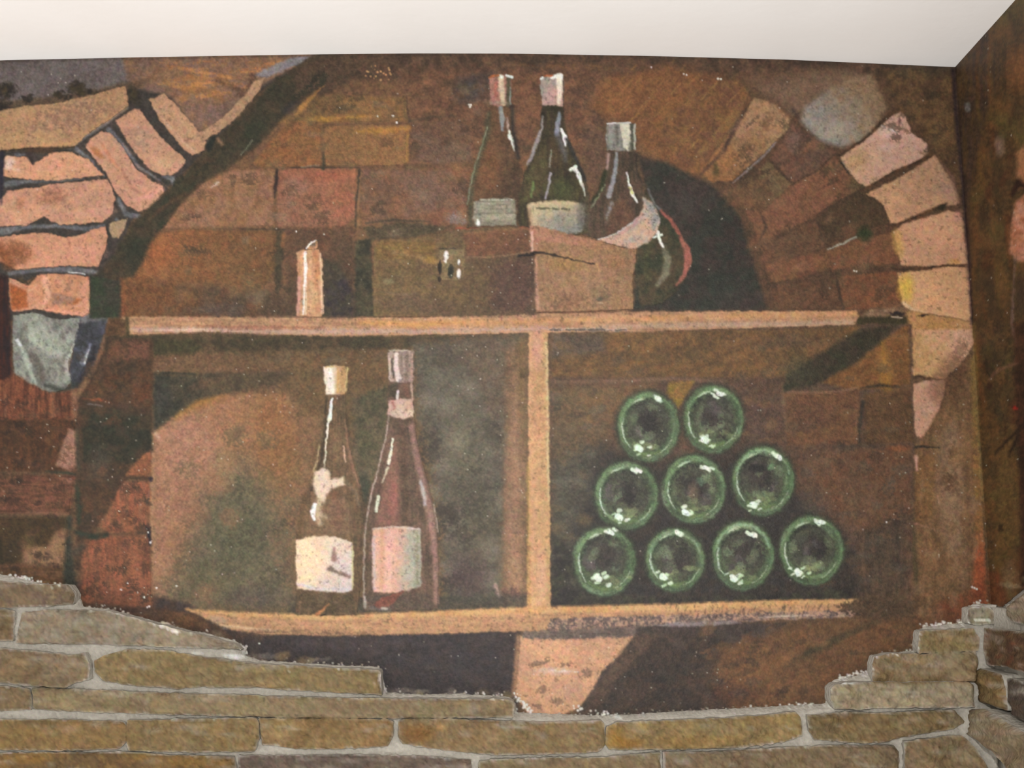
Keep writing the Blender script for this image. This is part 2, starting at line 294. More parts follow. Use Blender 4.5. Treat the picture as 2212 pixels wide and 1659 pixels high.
# ---- right compartment
P([(1188, 718), (1860, 700), (1970, 700), (1975, 960), (1968, 1330), (1190, 1318)], (100, 72, 52), (88, 66, 52), soft=3)
P([(1188, 720), (1400, 715), (1700, 712), (1860, 704), (1800, 790), (1680, 815), (1190, 815)], (108, 80, 50), (120, 84, 48), soft=6, dry=.2)
P([(1190, 720), (1300, 722), (1310, 760), (1190, 775)], (92, 78, 66), soft=10, a=.8)
for k in range(9):
    x = 1230+k*45
    S([(x, 795+rng.normal()*7), (x+70, 790+rng.normal()*9)], [5, 12, 4], (150, 104, 50), soft=6, a=.45, dry=.9)
S([(1200, 826), (1350, 822), (1450, 818), (1560, 824)], [4, 7, 6, 3], (146, 110, 84), soft=4, a=.7, dry=.3)
P([(1192, 835), (1420, 828), (1420, 870), (1330, 900), (1300, 980), (1192, 1000)], (124, 90, 58), (96, 78, 56), soft=16, dry=.3, g=((1400, 830), (1220, 990)))
P([(1445, 826), (1500, 822), (1480, 860), (1465, 880), (1440, 850)], (150, 108, 54), (140, 112, 40), soft=5)
for k in range(14):
    x = 1240+rng.uniform(0, 90); y = 870+rng.uniform(0, 80)
    S([(x, y), (x+35, y-34)], [1, 5, 1], (156, 112, 62), soft=3, a=.5, dry=.9)
P([(1192, 1000), (1300, 960), (1290, 1130), (1240, 1200), (1230, 1290), (1192, 1300)], (88, 82, 68), (72, 66, 54), soft=20, dry=.3)
P([(1200, 1300), (1240, 1130), (1300, 960), (1420, 1000), (1640, 960), (1760, 1100), (1850, 1190), (1900, 1300)], (60, 52, 46), (44, 42, 42), soft=24, a=.9)
P([(1192, 1150), (1235, 1190), (1260, 1280), (1400, 1290), (1600, 1285), (1840, 1270), (1840, 1298), (1192, 1312)], (50, 44, 42), (60, 58, 44), soft=8)
P([(1690, 848), (1855, 842), (1858, 958), (1700, 962)], (120, 80, 52), (102, 68, 46), soft=4, dry=.2)
B(1750, 900, 60, 40, (96, 66, 50), .6); B(1650, 900, 60, 60, (94, 70, 62), .6)
S([(1690, 830), (1692, 880), (1700, 930)], [6, 8, 3], (132, 100, 72), soft=4, a=.7, dry=.4)
P([(1868, 850), (1965, 836), (1975, 955), (1870, 960)], (104, 72, 46), (90, 64, 40), soft=4)
P([(1775, 825), (1860, 770), (1950, 705), (1962, 705), (1968, 830), (1920, 838), (1840, 842)], (136, 90, 48), (120, 78, 42), soft=5, dry=.15)
S([(1905, 740), (1912, 790), (1916, 832)], [10, 24, 26], (168, 116, 46), soft=8, a=.75, tex='v', dry=.3)
mottle(1200, 720, 1960, 1000, 90, [(134, 98, 60), (82, 62, 48), (146, 106, 62), (98, 82, 64)], a=.4)
P([(1690, 846), (1700, 810), (1760, 770), (1850, 715), (1880, 708), (1940, 700), (1900, 740), (1840, 790), (1760, 830)], (66, 54, 40), (52, 50, 34), soft=9)
B(1725, 800, 40, 40, (70, 70, 48), .6); B(1700, 740, 120, 20, (80, 62, 50), .5)
S([(1702, 846), (1760, 848), (1810, 846), (1850, 838)], 4, (146, 106, 82), soft=3, a=.8)
S([(1860, 838), (1900, 832), (1940, 836)], [2, 7, 2], (52, 44, 32), soft=3, a=.9)
S([(1864, 868), (1858, 910), (1856, 958)], [7, 6, 4], (56, 50, 42), soft=3, a=.9); S([(1852, 860), (1850, 955)], 3, (134, 96, 70), soft=2, a=.5)
S([(1780, 966), (1850, 964), (1930, 962)], 4, (62, 52, 42), soft=4, a=.7)
P([(1770, 975), (1968, 968), (1972, 1100), (1920, 1180), (1850, 1150), (1730, 1000)], (112, 74, 50), (98, 70, 50), soft=12, dry=.2)
P([(1850, 1150), (1950, 1120), (1960, 1300), (1860, 1310)], (88, 68, 52), (72, 58, 46), soft=14, tex='v')
B(1940, 968, 34, 10, (150, 84, 44), .6); S([(1860, 1012), (1885, 1016)], 2, (70, 46, 36), a=.7)
# ---- left compartment
P([(225, 725), (1140, 720), (1140, 1318), (400, 1322), (330, 1250), (330, 800)], (112, 82, 52), (96, 78, 54), soft=4)
P([(330, 930), (420, 880), (480, 850), (560, 800), (680, 790), (700, 900), (670, 1100), (640, 1318), (330, 1318)], (146, 104, 70), (122, 90, 62), g=((480, 900), (700, 1100)), soft=26, tex='m', mix=.8)
P([(329, 937), (360, 908), (440, 868), (480, 858), (540, 900), (560, 1000), (500, 1150), (400, 1318), (328, 1318)], (168, 118, 90), (146, 104, 68), g=((400, 950), (560, 1000)), soft=14, tex='m', mix=.8, a=.9)
B(420, 960, 80, 90, (176, 124, 102), .5); B(420, 1080, 50, 90, (164, 110, 86), .4); B(590, 930, 60, 110, (158, 102, 58), .7); B(500, 900, 70, 80, (164, 112, 76), .5)
B(620, 1000, 40, 70, (140, 98, 56), .6); B(570, 1060, 50, 60, (152, 112, 60), .45, 0, .6); B(575, 1130, 40, 60, (140, 94, 74), .5); B(600, 1180, 40, 50, (112, 78, 62), .5)
S([(380, 898), (430, 868), (480, 854)], [12, 26, 10], (168, 116, 48), soft=12, a=.7, tex='v', dry=.2)
P([(440, 1060), (520, 990), (590, 1060), (600, 1180), (630, 1240), (640, 1318), (380, 1318), (350, 1290), (400, 1180)], (108, 100, 74), (94, 84, 66), soft=48, tex='m', dry=.25, a=.9)
B(520, 1160, 80, 110, (86, 86, 62), .75, 0, .3); B(450, 1250, 70, 60, (88, 84, 60), .6, 0, .3); B(440, 1260, 60, 50, (112, 96, 68), .5); B(560, 1290, 90, 30, (84, 74, 66), .6); B(480, 1020, 40, 60, (120, 106, 74), .6)
S([(330, 940), (328, 1010), (326, 1090), (330, 1160), (326, 1300)], [6, 8, 10, 9, 8], (186, 142, 102), soft=5, a=.7, dry=.4)
S([(336, 936), (342, 945)], 6, (206, 176, 144), soft=3, a=.7)
P([(230, 722), (1140, 724), (1140, 740), (900, 752), (500, 760), (235, 760)], (70, 60, 40), (84, 66, 44), soft=8)
P([(235, 732), (330, 735), (330, 800), (300, 800), (225, 780)], (112, 72, 50), (94, 68, 48), soft=5)
P([(330, 735), (420, 735), (430, 752), (420, 770), (330, 770)], (62, 58, 34), soft=6, a=.8)
P([(335, 770), (460, 762), (640, 790), (640, 850), (470, 850), (330, 806)], (118, 86, 60), (102, 76, 50), soft=9)
P([(332, 806), (380, 812), (450, 806), (640, 800), (600, 830), (490, 850), (430, 862), (380, 895), (332, 932)], (58, 56, 44), (84, 68, 48), g=((350, 850), (520, 820)), soft=7)
B(350, 860, 26, 50, (58, 56, 50), .7); B(440, 830, 50, 14, (104, 70, 50), .5, -20); S([(345, 806), (420, 808)], 3, (40, 44, 34), soft=3)
P([(620, 780), (1000, 760), (1000, 860), (800, 900), (640, 900)], (116, 86, 54), (96, 76, 50), soft=22, tex='m', dry=.3)
P([(890, 740), (1140, 725), (1130, 1000), (1100, 1300), (960, 1310), (950, 1100), (900, 900)], (104, 96, 80), (84, 74, 62), soft=20, dry=.45)
for q in range(40): B(rng.uniform(900, 1090), rng.uniform(760, 1260), 36, 30, (136, 124, 106) if q % 2 else (70, 60, 50), .55, 0, .95)
for q in range(26): B(rng.uniform(400, 640), rng.uniform(900, 1300), 34, 30, [(112, 100, 72), (160, 112, 80), (86, 78, 58)][q % 3], .45, 0, .95)
P([(985, 735), (1130, 722), (1095, 900), (1060, 900)], (112, 94, 76), (104, 84, 66), soft=20, a=.7)
B(1010, 980, 70, 160, (118, 112, 88), .5, 0, .85); B(1030, 1060, 60, 100, (72, 64, 52), .5, 0, .6); B(960, 830, 50, 50, (118, 112, 94), .4, 0, .7)
P([(760, 860), (840, 830), (840, 960), (790, 1080), (765, 1000)], (84, 78, 54), (96, 82, 60), soft=10, dry=.3)
B(785, 1060, 20, 50, (50, 56, 44), .8); B(1010, 1240, 60, 60, (76, 56, 56), .7); B(1050, 1150, 70, 90, (86, 80, 60), .4)
P([(1090, 760), (1142, 724), (1142, 1315), (1080, 1310), (1090, 1000)], (118, 90, 62), (138, 104, 76), soft=16, tex='m', dry=.4)
S([(1128, 740), (1125, 900), (1128, 960)], [16, 14, 8], (106, 84, 46), soft=10, a=.6); S([(1112, 860), (1112, 1080), (1108, 1300)], [20, 30, 34], (172, 130, 100), soft=14, a=.7, dry=.5); B(1105, 1100, 20, 190, (158, 116, 88), .6, 0, .5); B(1112, 1240, 24, 60, (176, 132, 96), .6, 0, .5)
B(1105, 1285, 36, 24, (92, 66, 60), .7, 0, .6); S([(1070, 1262), (1078, 1290)], 6, (178, 150, 134), soft=4, dry=.6)
P([(640, 1290), (1140, 1285), (1140, 1318), (620, 1328)], (70, 66, 56), soft=8, a=.7)
B(690, 1060, 20, 120, (74, 64, 44), .5)
mottle(1700, 960, 1960, 1300, 70, [(124, 86, 60), (72, 56, 46), (106, 80, 58), (92, 82, 70)], a=.4)
mottle(1192, 840, 1290, 1300, 40, [(104, 98, 82), (64, 58, 48), (112, 92, 62)], a=.45)
mottle(1985, 960, 2110, 1330, 60, [(152, 116, 84), (100, 70, 44), (136, 98, 62)], a=.45, rx=(8, 20), ry=(14, 40))
mottle(1910, 160, 2050, 330, 24, [(106, 78, 50), (70, 56, 40)], a=.5)
# ---- the ground under the lower shelf
P([(150, 1250), (400, 1300), (470, 1345), (700, 1372), (1120, 1362), (1115, 1560), (820, 1460), (520, 1420), (200, 1330)], (82, 60, 48), (60, 50, 48), soft=8)
P([(570, 1376), (700, 1372), (1124, 1364), (1118, 1480), (1120, 1560), (800, 1520), (560, 1420)], (66, 54, 52), (52, 46, 48), soft=8)
B(880, 1480, 200, 26, (48, 40, 40), .5); B(780, 1390, 200, 16, (76, 62, 62), .5); B(760, 1420, 160, 14, (54, 48, 46), .5)
P([(1124, 1350), (1500, 1340), (1700, 1345), (1640, 1400), (1500, 1460), (1300, 1560), (1240, 1560), (1290, 1460)], (78, 64, 58), (66, 54, 50), soft=8)
P([(1260, 1530), (1330, 1440), (1390, 1370), (1560, 1370), (1640, 1460), (1560, 1545), (1250, 1555)], (62, 52, 46), (70, 54, 44), soft=14)
P([(1560, 1400), (1700, 1360), (1960, 1320), (2010, 1340), (1980, 1380), (1880, 1440), (1780, 1520), (1600, 1550), (1530, 1480)], (118, 80, 50), (100, 70, 46), soft=16, dry=.2)
B(1630, 1450, 70, 40, (140, 94, 56), .6, -20, .8); B(1580, 1500, 80, 28, (84, 54, 44), .6); B(1680, 1500, 60, 24, (132, 90, 60), .5, -25)
for k in range(5):
    S([(1690+k*20, 1432-k*8), (1780+k*16, 1395-k*8), (1900, 1345-k*3)], [3, 9, 2], (66, 60, 42) if k % 2 else (84, 62, 40), soft=6, a=.5)
B(1770, 1400, 80, 16, (62, 56, 40), .5, -28)
OUT['col'] = [(1124, 1372), (1200, 1366), (1372, 1372), (1345, 1412), (1300, 1450), (1280, 1490), (1250, 1530), (1215, 1545), (1140, 1542), (1112, 1500), (1118, 1440)]
P(OUT['col'], (222, 164, 122), (196, 146, 112), soft=4, dry=.3)
B(1190, 1410, 60, 40, (232, 172, 126), .6); B(1200, 1450, 60, 12, (212, 184, 168), .7, 0, .7); B(1240, 1490, 60, 26, (190, 146, 122), .5, 0, .6); S([(1120, 1375), (1114, 1450), (1110, 1500)], 10, (176, 126, 92), soft=4, dry=.4, a=.8)
P([(1330, 1420), (1375, 1372), (1420, 1372), (1330, 1470), (1290, 1540), (1255, 1545)], (92, 70, 56), soft=9, a=.85)
P([(1130, 1352), (1380, 1348), (1372, 1376), (1200, 1382), (1128, 1380)], (126, 106, 94), (92, 78, 72), soft=5, dry=.5)
S([(1190, 1448), (1250, 1452)], [2, 5, 2], (232, 214, 206), soft=2, dry=.8)
# ---- shelves and the post between
OUT['shelf1'] = [(262, 684), (400, 684), (640, 686), (900, 686), (1000, 682), (1150, 677), (1400, 673), (1850, 671), (1856, 684), (1846, 702), (1700, 706), (1400, 716), (1180, 719), (900, 724), (700, 726), (600, 724), (500, 718), (430, 717), (330, 722), (262, 724)]
P(OUT['shelf1'], (198, 148, 108), (172, 126, 92), soft=2.5, tex='h', dry=.15)
S([(280, 712), (440, 712), (640, 716), (900, 716), (1180, 710)], [8, 12, 12, 10, 10], (196, 162, 146), soft=4, a=.7, dry=.85)
S([(420, 702), (520, 708), (700, 708)], [4, 10, 6], (166, 108, 84), soft=3, a=.7, dry=.7)
S([(780, 696), (900, 702), (960, 698), (1060, 696)], [10, 14, 12, 8], (214, 152, 84), soft=5, a=.8, dry=.3)
S([(1010, 698), (1400, 688), (1600, 682), (1846, 678)], [10, 12, 14, 12], (214, 156, 94), (206, 148, 104), soft=4, a=.8, dry=.3)
S([(1300, 706), (1500, 702), (1700, 700), (1840, 696)], [8, 12, 10, 8], (190, 158, 134), soft=4, a=.7, dry=.5)
S([(1190, 712), (1350, 712)], 8, (206, 184, 170), soft=3, a=.7, dry=.85); S([(1190, 713), (1350, 713)], 5, (60, 50, 46), soft=3, a=.6, dry=.95)
S([(560, 686), (760, 686)], 6, (150, 110, 84), soft=4, a=.5, dry=.7); S([(330, 714), (420, 712), (460, 714)], [3, 6, 3], (226, 186, 160), soft=2, a=.8, dry=.6)
P([(235, 690), (272, 688), (276, 724), (225, 726)], (122, 88, 58), (84, 58, 36), soft=3, dry=.4); S([(274, 686), (276, 722)], 6, (70, 60, 34), soft=3)
OUT['post'] = [(1142, 716), (1184, 718), (1185, 900), (1188, 1100), (1190, 1318), (1138, 1316), (1142, 1100), (1141, 900)]
P(OUT['post'], (218, 162, 116), (202, 158, 106), g=((1145, 0), (1186, 0)), soft=2, tex='v', dry=.1)
S([(1181, 740), (1183, 900), (1185, 1080)], [5, 6, 4], (222, 196, 146), soft=2.5, a=.8, dry=.3); B(1160, 750, 16, 60, (208, 146, 128), .7); S([(1141, 1000), (1143, 1316)], 7, (200, 160, 84), soft=3, a=.6)
B(1165, 900, 26, 140, (190, 140, 96), .5, 0, .9); B(1170, 1250, 16, 70, (222, 168, 136), .6); S([(1142, 1180), (1142, 1310)], 4, (150, 104, 70), soft=3, a=.5, dry=.6)
OUT['shelf2'] = [(398, 1316), (480, 1322), (640, 1328), (720, 1330), (900, 1322), (1130, 1312), (1300, 1310), (1450, 1306), (1650, 1298), (1850, 1294), (1884, 1304), (1860, 1322), (1780, 1330), (1660, 1336), (1400, 1350), (1120, 1364), (900, 1370), (700, 1374), (560, 1370), (500, 1362), (455, 1342)]
P(OUT['shelf2'], (200, 150, 106), (184, 136, 98), soft=3, tex='h', dry=.2)
S([(404, 1318), (520, 1328), (720, 1334), (950, 1326), (1140, 1318), (1450, 1312), (1650, 1304), (1850, 1300)], [6, 10, 12, 12, 14, 16, 14, 8], (228, 178, 116), (214, 158, 96), soft=4, a=.85, dry=.2)
S([(470, 1350), (540, 1358), (600, 1362)], [3, 6, 2], (226, 186, 146), soft=2.5, a=.8); S([(520, 1368), (620, 1364), (800, 1372)], 8, (98, 74, 58), soft=5, a=.5, dry=.6)
P([(1190, 1336), (1400, 1330), (1700, 1322), (1860, 1316), (1840, 1334), (1640, 1342), (1400, 1352), (1180, 1362)], (112, 92, 86), (176, 140, 116), soft=4, dry=.75, tex='g')
P([(1400, 1352), (1460, 1344), (1580, 1340), (1600, 1346), (1500, 1354)], (146, 132, 132), soft=3, a=.8)
S([(1640, 1334), (1700, 1330), (1760, 1330)], [2, 6, 2], (184, 162, 146), soft=2, dry=.4)
for k in range(60):
    x = rng.uniform(1440, 1870); y = 1302+rng.uniform(0, 26)
    S([(x, y), (x-3, y+9)], [1, 3.2, 1], (62, 50, 42), soft=1.6, a=.7)
P([(1850, 1290), (1960, 1270), (1975, 1330), (1900, 1345), (1855, 1330)], (84, 64, 46), soft=12, a=.9); B(1850, 1312, 56, 22, (84, 64, 46), .85, 0, .9); mottle(1520, 1340, 1960, 1530, 60, [(146, 100, 60), (84, 58, 44), (124, 84, 52), (72, 58, 44)], a=.45, ang=(-35, -15)); mottle(560, 1380, 1640, 1530, 60, [(84, 70, 64), (46, 40, 40), (72, 56, 50)], a=.4)
# ---- candle
P([(700, 560), (735, 575), (765, 640), (762, 684), (697, 684)], (56, 48, 52), (66, 58, 44), soft=8)
OUT['candle'] = [(641, 548), (650, 540), (690, 538), (695, 560), (697, 640), (696, 684), (641, 684), (643, 620)]
P(OUT['candle'], (216, 162, 118), (192, 140, 102), soft=2.2, tex='v', dry=.15)
S([(682, 545), (686, 580), (680, 620)], [12, 14, 8], (190, 122, 80), soft=5, a=.7, dry=.4); S([(692, 548), (695, 600), (696, 675)], [3, 4, 6], (238, 198, 158), soft=1.8, dry=.2)
S([(646, 600), (644, 675)], 6, (208, 150, 146), soft=3, a=.7); S([(672, 620), (670, 670)], 14, (216, 170, 122), soft=5, a=.7)
S([(659, 546), (661, 575), (657, 620), (655, 680)], [6, 8, 4, 3], (252, 240, 228), soft=1.4); S([(661, 590), (660, 680)], 2, (246, 226, 206), soft=1.2)
P([(662, 536), (672, 524), (684, 519), (685, 536), (678, 542)], (90, 82, 70), (196, 140, 96), soft=2); S([(663, 536), (672, 524), (683, 519)], [3, 4, 2], (250, 246, 236), soft=1.2); S([(683, 522), (684, 535)], 4, (206, 150, 104), soft=1.5)
# ---- wooden box
OUT['boxL'] = [(808, 525), (830, 518), (900, 514), (985, 496), (1100, 486), (1145, 484), (1147, 546), (1157, 552), (1160, 680), (1000, 683), (806, 684)]
P(OUT['boxL'], (124, 98, 62), (98, 76, 54), g=((830, 560), (1080, 640)), soft=3, mix=.9, dry=.1)
P([(1000, 505), (1144, 490), (1146, 545), (1080, 550), (1010, 556)], (128, 86, 58), (108, 72, 52), soft=4, dry=.2)
P([(1085, 560), (1156, 552), (1158, 676), (1060, 676), (1060, 600)], (98, 66, 58), (84, 62, 52), soft=26, dry=.4, a=.8)
S([(985, 494), (1060, 487), (1145, 480)], [4, 6, 10], (158, 80, 56), soft=2.5, dry=.2); B(1135, 486, 22, 10, (146, 70, 46), .8); S([(1005, 505), (1080, 497), (1140, 494)], 5, (156, 112, 74), soft=4, a=.6, dry=.5)
P([(812, 528), (835, 520), (940, 522), (940, 548), (900, 560), (812, 560)], (136, 106, 58), (122, 90, 52), soft=4, tex='h')
S([(850, 545), (900, 553), (945, 566)], [8, 10, 8], (150, 122, 78), soft=4, a=.8); B(930, 560, 18, 12, (164, 126, 56), .8); B(838, 608, 14, 9, (136, 122, 84), .8); S([(860, 545), (900, 548)], 6, (160, 118, 60), soft=4, a=.6)
S([(811, 530), (810, 580), (806, 620)], 3, (140, 110, 72), soft=2, a=.7); B(880, 655, 90, 26, (98, 78, 62), .6); S([(820, 630), (880, 638), (900, 634)], 2, (134, 112, 90), soft=2, a=.5)
S([(1012, 556), (1060, 556), (1110, 549), (1145, 546)], 2.5, (160, 122, 90), soft=1.5, a=.7); S([(1120, 552), (1150, 550)], 5, (34, 26, 26), soft=2, dry=.3)
OUT['boxR'] = [(1145, 487), (1160, 487), (1230, 505), (1290, 520), (1345, 536), (1375, 536), (1373, 585), (1366, 592), (1368, 668), (1262, 672), (1160, 674), (1158, 600), (1156, 550), (1145, 545)]
P(OUT['boxR'], (168, 124, 92), (154, 116, 80), soft=2.5, dry=.05)
P([(1146, 490), (1162, 488), (1240, 508), (1300, 526), (1300, 536), (1230, 528), (1165, 520), (1160, 546), (1146, 542)], (188, 130, 102), (172, 120, 92), soft=4, dry=.15)
S([(1148, 492), (1150, 520), (1149, 542)], [7, 4, 4], (226, 178, 158), soft=2); S([(1158, 556), (1158, 610), (1162, 665)], [4, 5, 9], (196, 144, 118), soft=3, dry=.2)
B(1230, 650, 60, 26, (142, 100, 72), .6, 0, .6); B(1300, 640, 30, 30, (126, 104, 78), .6); B(1220, 570, 50, 20, (164, 124, 66), .6); B(1330, 570, 40, 20, (152, 106, 68), .6)
S([(1148, 548), (1165, 544), (1200, 552), (1240, 562), (1283, 571)], [7, 5, 4, 3, 2], (44, 34, 28), soft=1.5, dry=.25)
S([(1290, 572), (1294, 585)], [7, 3], (198, 148, 102), soft=2); B(1297, 646, 10, 6, (66, 66, 56), .8); B(1298, 654, 6, 4, (196, 172, 134), .8); S([(1162, 676), (1250, 674), (1300, 672)], 3, (110, 72, 50), soft=2, a=.8)
for k in range(70):
    x = rng.uniform(1165, 1362); y = rng.uniform(520, 668)
    S([(x, y), (x-2, y+4)], [1, 2.6, 1], (98, 72, 50), soft=1.4, a=.7)
OUT['clasp'] = [(949, 540), (975, 534), (1000, 538), (1006, 560), (1002, 600), (985, 606), (950, 605)]
P(OUT['clasp'], (142, 124, 88), (126, 104, 70), soft=2.5, a=.8); S([(951, 537), (985, 538)], 2, (60, 54, 44), soft=1.4)
for p, r, c in (((964, 551), (5, 10), (252, 250, 244)), ((963, 564), (2, 4), (240, 238, 226)), ((991, 566), (2.5, 6), (246, 244, 238)), ((991, 591), (4, 11), (250, 250, 244)), ((950, 578), (4, 16), (36, 30, 24)), ((974, 586), (6, 15), (40, 40, 32)), ((949, 604), (4, 6), (48, 36, 28))):
    B(p[0], p[1], r[0]*1.2, r[1]*1.1, c, 1., 0, 0, None, .35, .6)
# ---- bottles on the top shelf
def hl(pts, w_, c=(244, 246, 238), **k): k.setdefault('soft', 1.2); S(pts, w_, c, **k)
OUT['b4'] = [(1388, 398), (1405, 430), (1425, 462), (1450, 480), (1472, 512), (1486, 545), (1490, 570), (1482, 600), (1462, 630), (1430, 655), (1385, 662), (1372, 600), (1376, 530), (1400, 515), (1425, 480), (1392, 430)]
P(OUT['b4'], (56, 60, 40), (74, 62, 42), soft=4)
S([(1400, 408), (1412, 440), (1424, 452)], [3, 6, 6], (108, 106, 104), soft=2, dry=.3); S([(1428, 456), (1450, 478), (1468, 506)], [5, 8, 6], (160, 88, 74), soft=2); S([(1470, 512), (1484, 540), (1487, 565), (1478, 595), (1462, 615)], [7, 14, 16, 9, 4], (168, 98, 82), soft=2.5, dry=.25)
S([(1432, 530), (1442, 560), (1438, 590), (1420, 615)], [8, 16, 16, 8], (138, 134, 108), soft=4, a=.75, dry=.55); hl([(1420, 502), (1424, 515), (1432, 533)], [9, 6, 4]); hl([(1412, 514), (1428, 506)], [3, 5]); S([(1405, 520), (1395, 560), (1400, 600)], 12, (76, 76, 44), soft=5, a=.6)
OUT['b3'] = [(1312, 326), (1372, 325), (1374, 365), (1382, 395), (1396, 425), (1412, 450), (1424, 475), (1418, 505), (1395, 525), (1365, 538), (1330, 530), (1292, 520), (1262, 508), (1248, 500), (1262, 462), (1280, 435), (1300, 396), (1311, 350)]
P(OUT['b3'], (90, 68, 54), (70, 58, 44), soft=2.5, tex='v')
P([(1318, 440), (1350, 430), (1375, 470), (1350, 495), (1310, 510)], (120, 78, 58), soft=8, a=.6, dry=.3)
S([(1314, 335), (1312, 360), (1303, 395)], [8, 5, 4], (176, 142, 134), soft=2.5); S([(1308, 372), (1298, 410), (1276, 440)], [10, 10, 6], (48, 50, 28), soft=3)
S([(1332, 330), (1329, 370), (1322, 400), (1315, 424)], [6, 8, 10, 12], (150, 150, 154), soft=2, dry=.15); S([(1306, 400), (1290, 430), (1268, 462), (1256, 490)], [3, 4, 6, 8], (134, 138, 106), soft=2.5, dry=.75)
S([(1320, 440), (1312, 465), (1310, 480)], [10, 8, 3], (144, 138, 140), soft=4, dry=.6, a=.8); hl([(1354, 372), (1359, 395), (1366, 420), (1376, 438)], [2, 4, 8, 3]); S([(1361, 405), (1366, 418)], 5, (216, 214, 120), soft=2, a=.9)
S([(1374, 332), (1376, 370), (1388, 400)], [4, 5, 3], (52, 46, 40), soft=3)
OUT['lab3'] = [(1290, 519), (1325, 507), (1355, 490), (1378, 468), (1390, 446), (1388, 424), (1402, 434), (1418, 452), (1427, 475), (1420, 502), (1400, 524), (1370, 537), (1340, 532)]
P(OUT['lab3'], (182, 166, 156), (206, 164, 138), soft=2); S([(1392, 430), (1405, 448), (1417, 470), (1412, 495)], [5, 12, 14, 8], (146, 148, 142), soft=4, a=.8, dry=.2); S([(1330, 520), (1380, 500), (1398, 476)], [8, 16, 8], (218, 174, 140), soft=5, a=.7); S([(1330, 512), (1368, 488), (1386, 462)], 4, (196, 140, 130), soft=3, a=.7); hl([(1292, 518), (1330, 505), (1365, 482)], 2, (206, 204, 196))
for k in range(30):
    x = rng.uniform(1392, 1420); y = rng.uniform(445, 500); dots(x, y, x, y, 1, (78, 74, 68), (.8, 1.6))
OUT['cap3'] = [(1310, 268), (1340, 264), (1362, 265), (1374, 270), (1373, 322), (1355, 326), (1312, 325), (1308, 300)]
P(OUT['cap3'], (142, 140, 132), (124, 120, 110), soft=1.8, tex='v'); P([(1338, 267), (1360, 265), (1361, 300), (1356, 326), (1346, 320), (1344, 300)], (232, 226, 200), (206, 202, 178), soft=1.6); S([(1365, 268), (1366, 322)], 6, (78, 78, 64), soft=2); S([(1371, 268), (1371, 322)], 3, (190, 188, 170), soft=1.4, dry=.5); hl([(1311, 267), (1362, 264)], 2.4); S([(1332, 275), (1334, 310)], 6, (92, 88, 78), soft=3, a=.8)
OUT['b1'] = [(1058, 226), (1102, 226), (1104, 260), (1110, 300), (1122, 345), (1128, 370), (1124, 420), (1120, 490), (1008, 492), (1009, 440), (1017, 390), (1034, 335), (1050, 285), (1057, 250)]
P(OUT['b1'], (108, 76, 52), (84, 62, 44), g=((1060, 350), (1120, 380)), soft=2.5, tex='v')
B(1055, 370, 34, 70, (130, 82, 50), .6, 0, .4); S([(1055, 245), (1052, 285), (1036, 340), (1020, 395), (1016, 450), (1018, 485)], [10, 14, 10, 9, 9, 12], (80, 78, 56), soft=4, a=.8); S([(1052, 275), (1040, 320), (1026, 360), (1016, 400), (1010, 440)], 2.6, (136, 140, 112), soft=1.6, dry=.5)
S([(1081, 232), (1085, 258), (1086, 280)], [8, 10, 5], (146, 150, 152), soft=2); S([(1095, 255), (1098, 275)], [3, 5], (190, 160, 148), soft=1.8); hl([(1099, 280), (1102, 297), (1107, 305), (1111, 325)], [3, 9, 7, 3]); S([(1106, 228), (1108, 280), (1120, 340)], [6, 8, 8], (52, 46, 42), soft=4)
OUT['lab1'] = [(1024, 436), (1060, 430), (1095, 428), (1114, 434), (1116, 486), (1030, 489), (1020, 470)]
P(OUT['lab1'], (164, 156, 134), (132, 126, 108), soft=3, dry=.4, tex='h'); S([(1038, 432), (1110, 432)], 3, (190, 188, 168), soft=2, dry=.5); S([(1032, 440), (1036, 486)], 8, (120, 126, 112), soft=3, a=.6); hl([(1031, 474), (1034, 484)], [3, 6]); 
OUT['cap1'] = [(1056, 168), (1075, 163), (1100, 162), (1104, 172), (1104, 226), (1075, 229), (1058, 226)]
P(OUT['cap1'], (184, 124, 112), (158, 112, 96), soft=1.8); S([(1082, 166), (1084, 200), (1086, 224)], [10, 12, 8], (226, 200, 166), soft=2.2, dry=.15); S([(1098, 166), (1098, 226)], [9, 11], (92, 84, 62), soft=2, tex='v'); S([(1102, 190), (1103, 225)], 3, (150, 158, 148), soft=1.4, dry=.4); hl([(1094, 163), (1106, 167)], [5, 7]); hl([(1080, 164), (1084, 166)], 6); S([(1058, 167), (1078, 163)], 4, (190, 102, 54), soft=1.8); S([(1072, 180), (1070, 205)], 7, (190, 100, 84), soft=3, a=.7); S([(1062, 222), (1095, 222)], 5, (158, 142, 118), soft=3, a=.7)
OUT['b2'] = [(1170, 226), (1216, 226), (1218, 262), (1228, 300), (1246, 345), (1262, 380), (1273, 420), (1276, 460), (1266, 505), (1240, 508), (1120, 488), (1118, 450), (1122, 415), (1134, 368), (1152, 330), (1167, 290), (1171, 255)]
P(OUT['b2'], (74, 66, 40), (60, 50, 36), soft=2.5, tex='v')
P([(1132, 400), (1150, 350), (1175, 320), (1180, 380), (1160, 430), (1130, 435)], (94, 88, 52), (78, 66, 42), soft=8, a=.9); S([(1152, 395), (1148, 425)], [5, 4], (112, 136, 78), soft=3, dry=.4); B(1215, 410, 34, 36, (66, 74, 40), .7); B(1200, 330, 20, 50, (92, 66, 44), .5)
S([(1173, 240), (1171, 285)], 8, (52, 44, 30), soft=3); S([(1172, 252), (1170, 280), (1160, 305), (1148, 340), (1138, 356)], [3, 5, 9, 8, 3], (160, 150, 150), soft=2, dry=.15); S([(1183, 232), (1208, 236)], 12, (48, 44, 28), soft=4, a=.9)
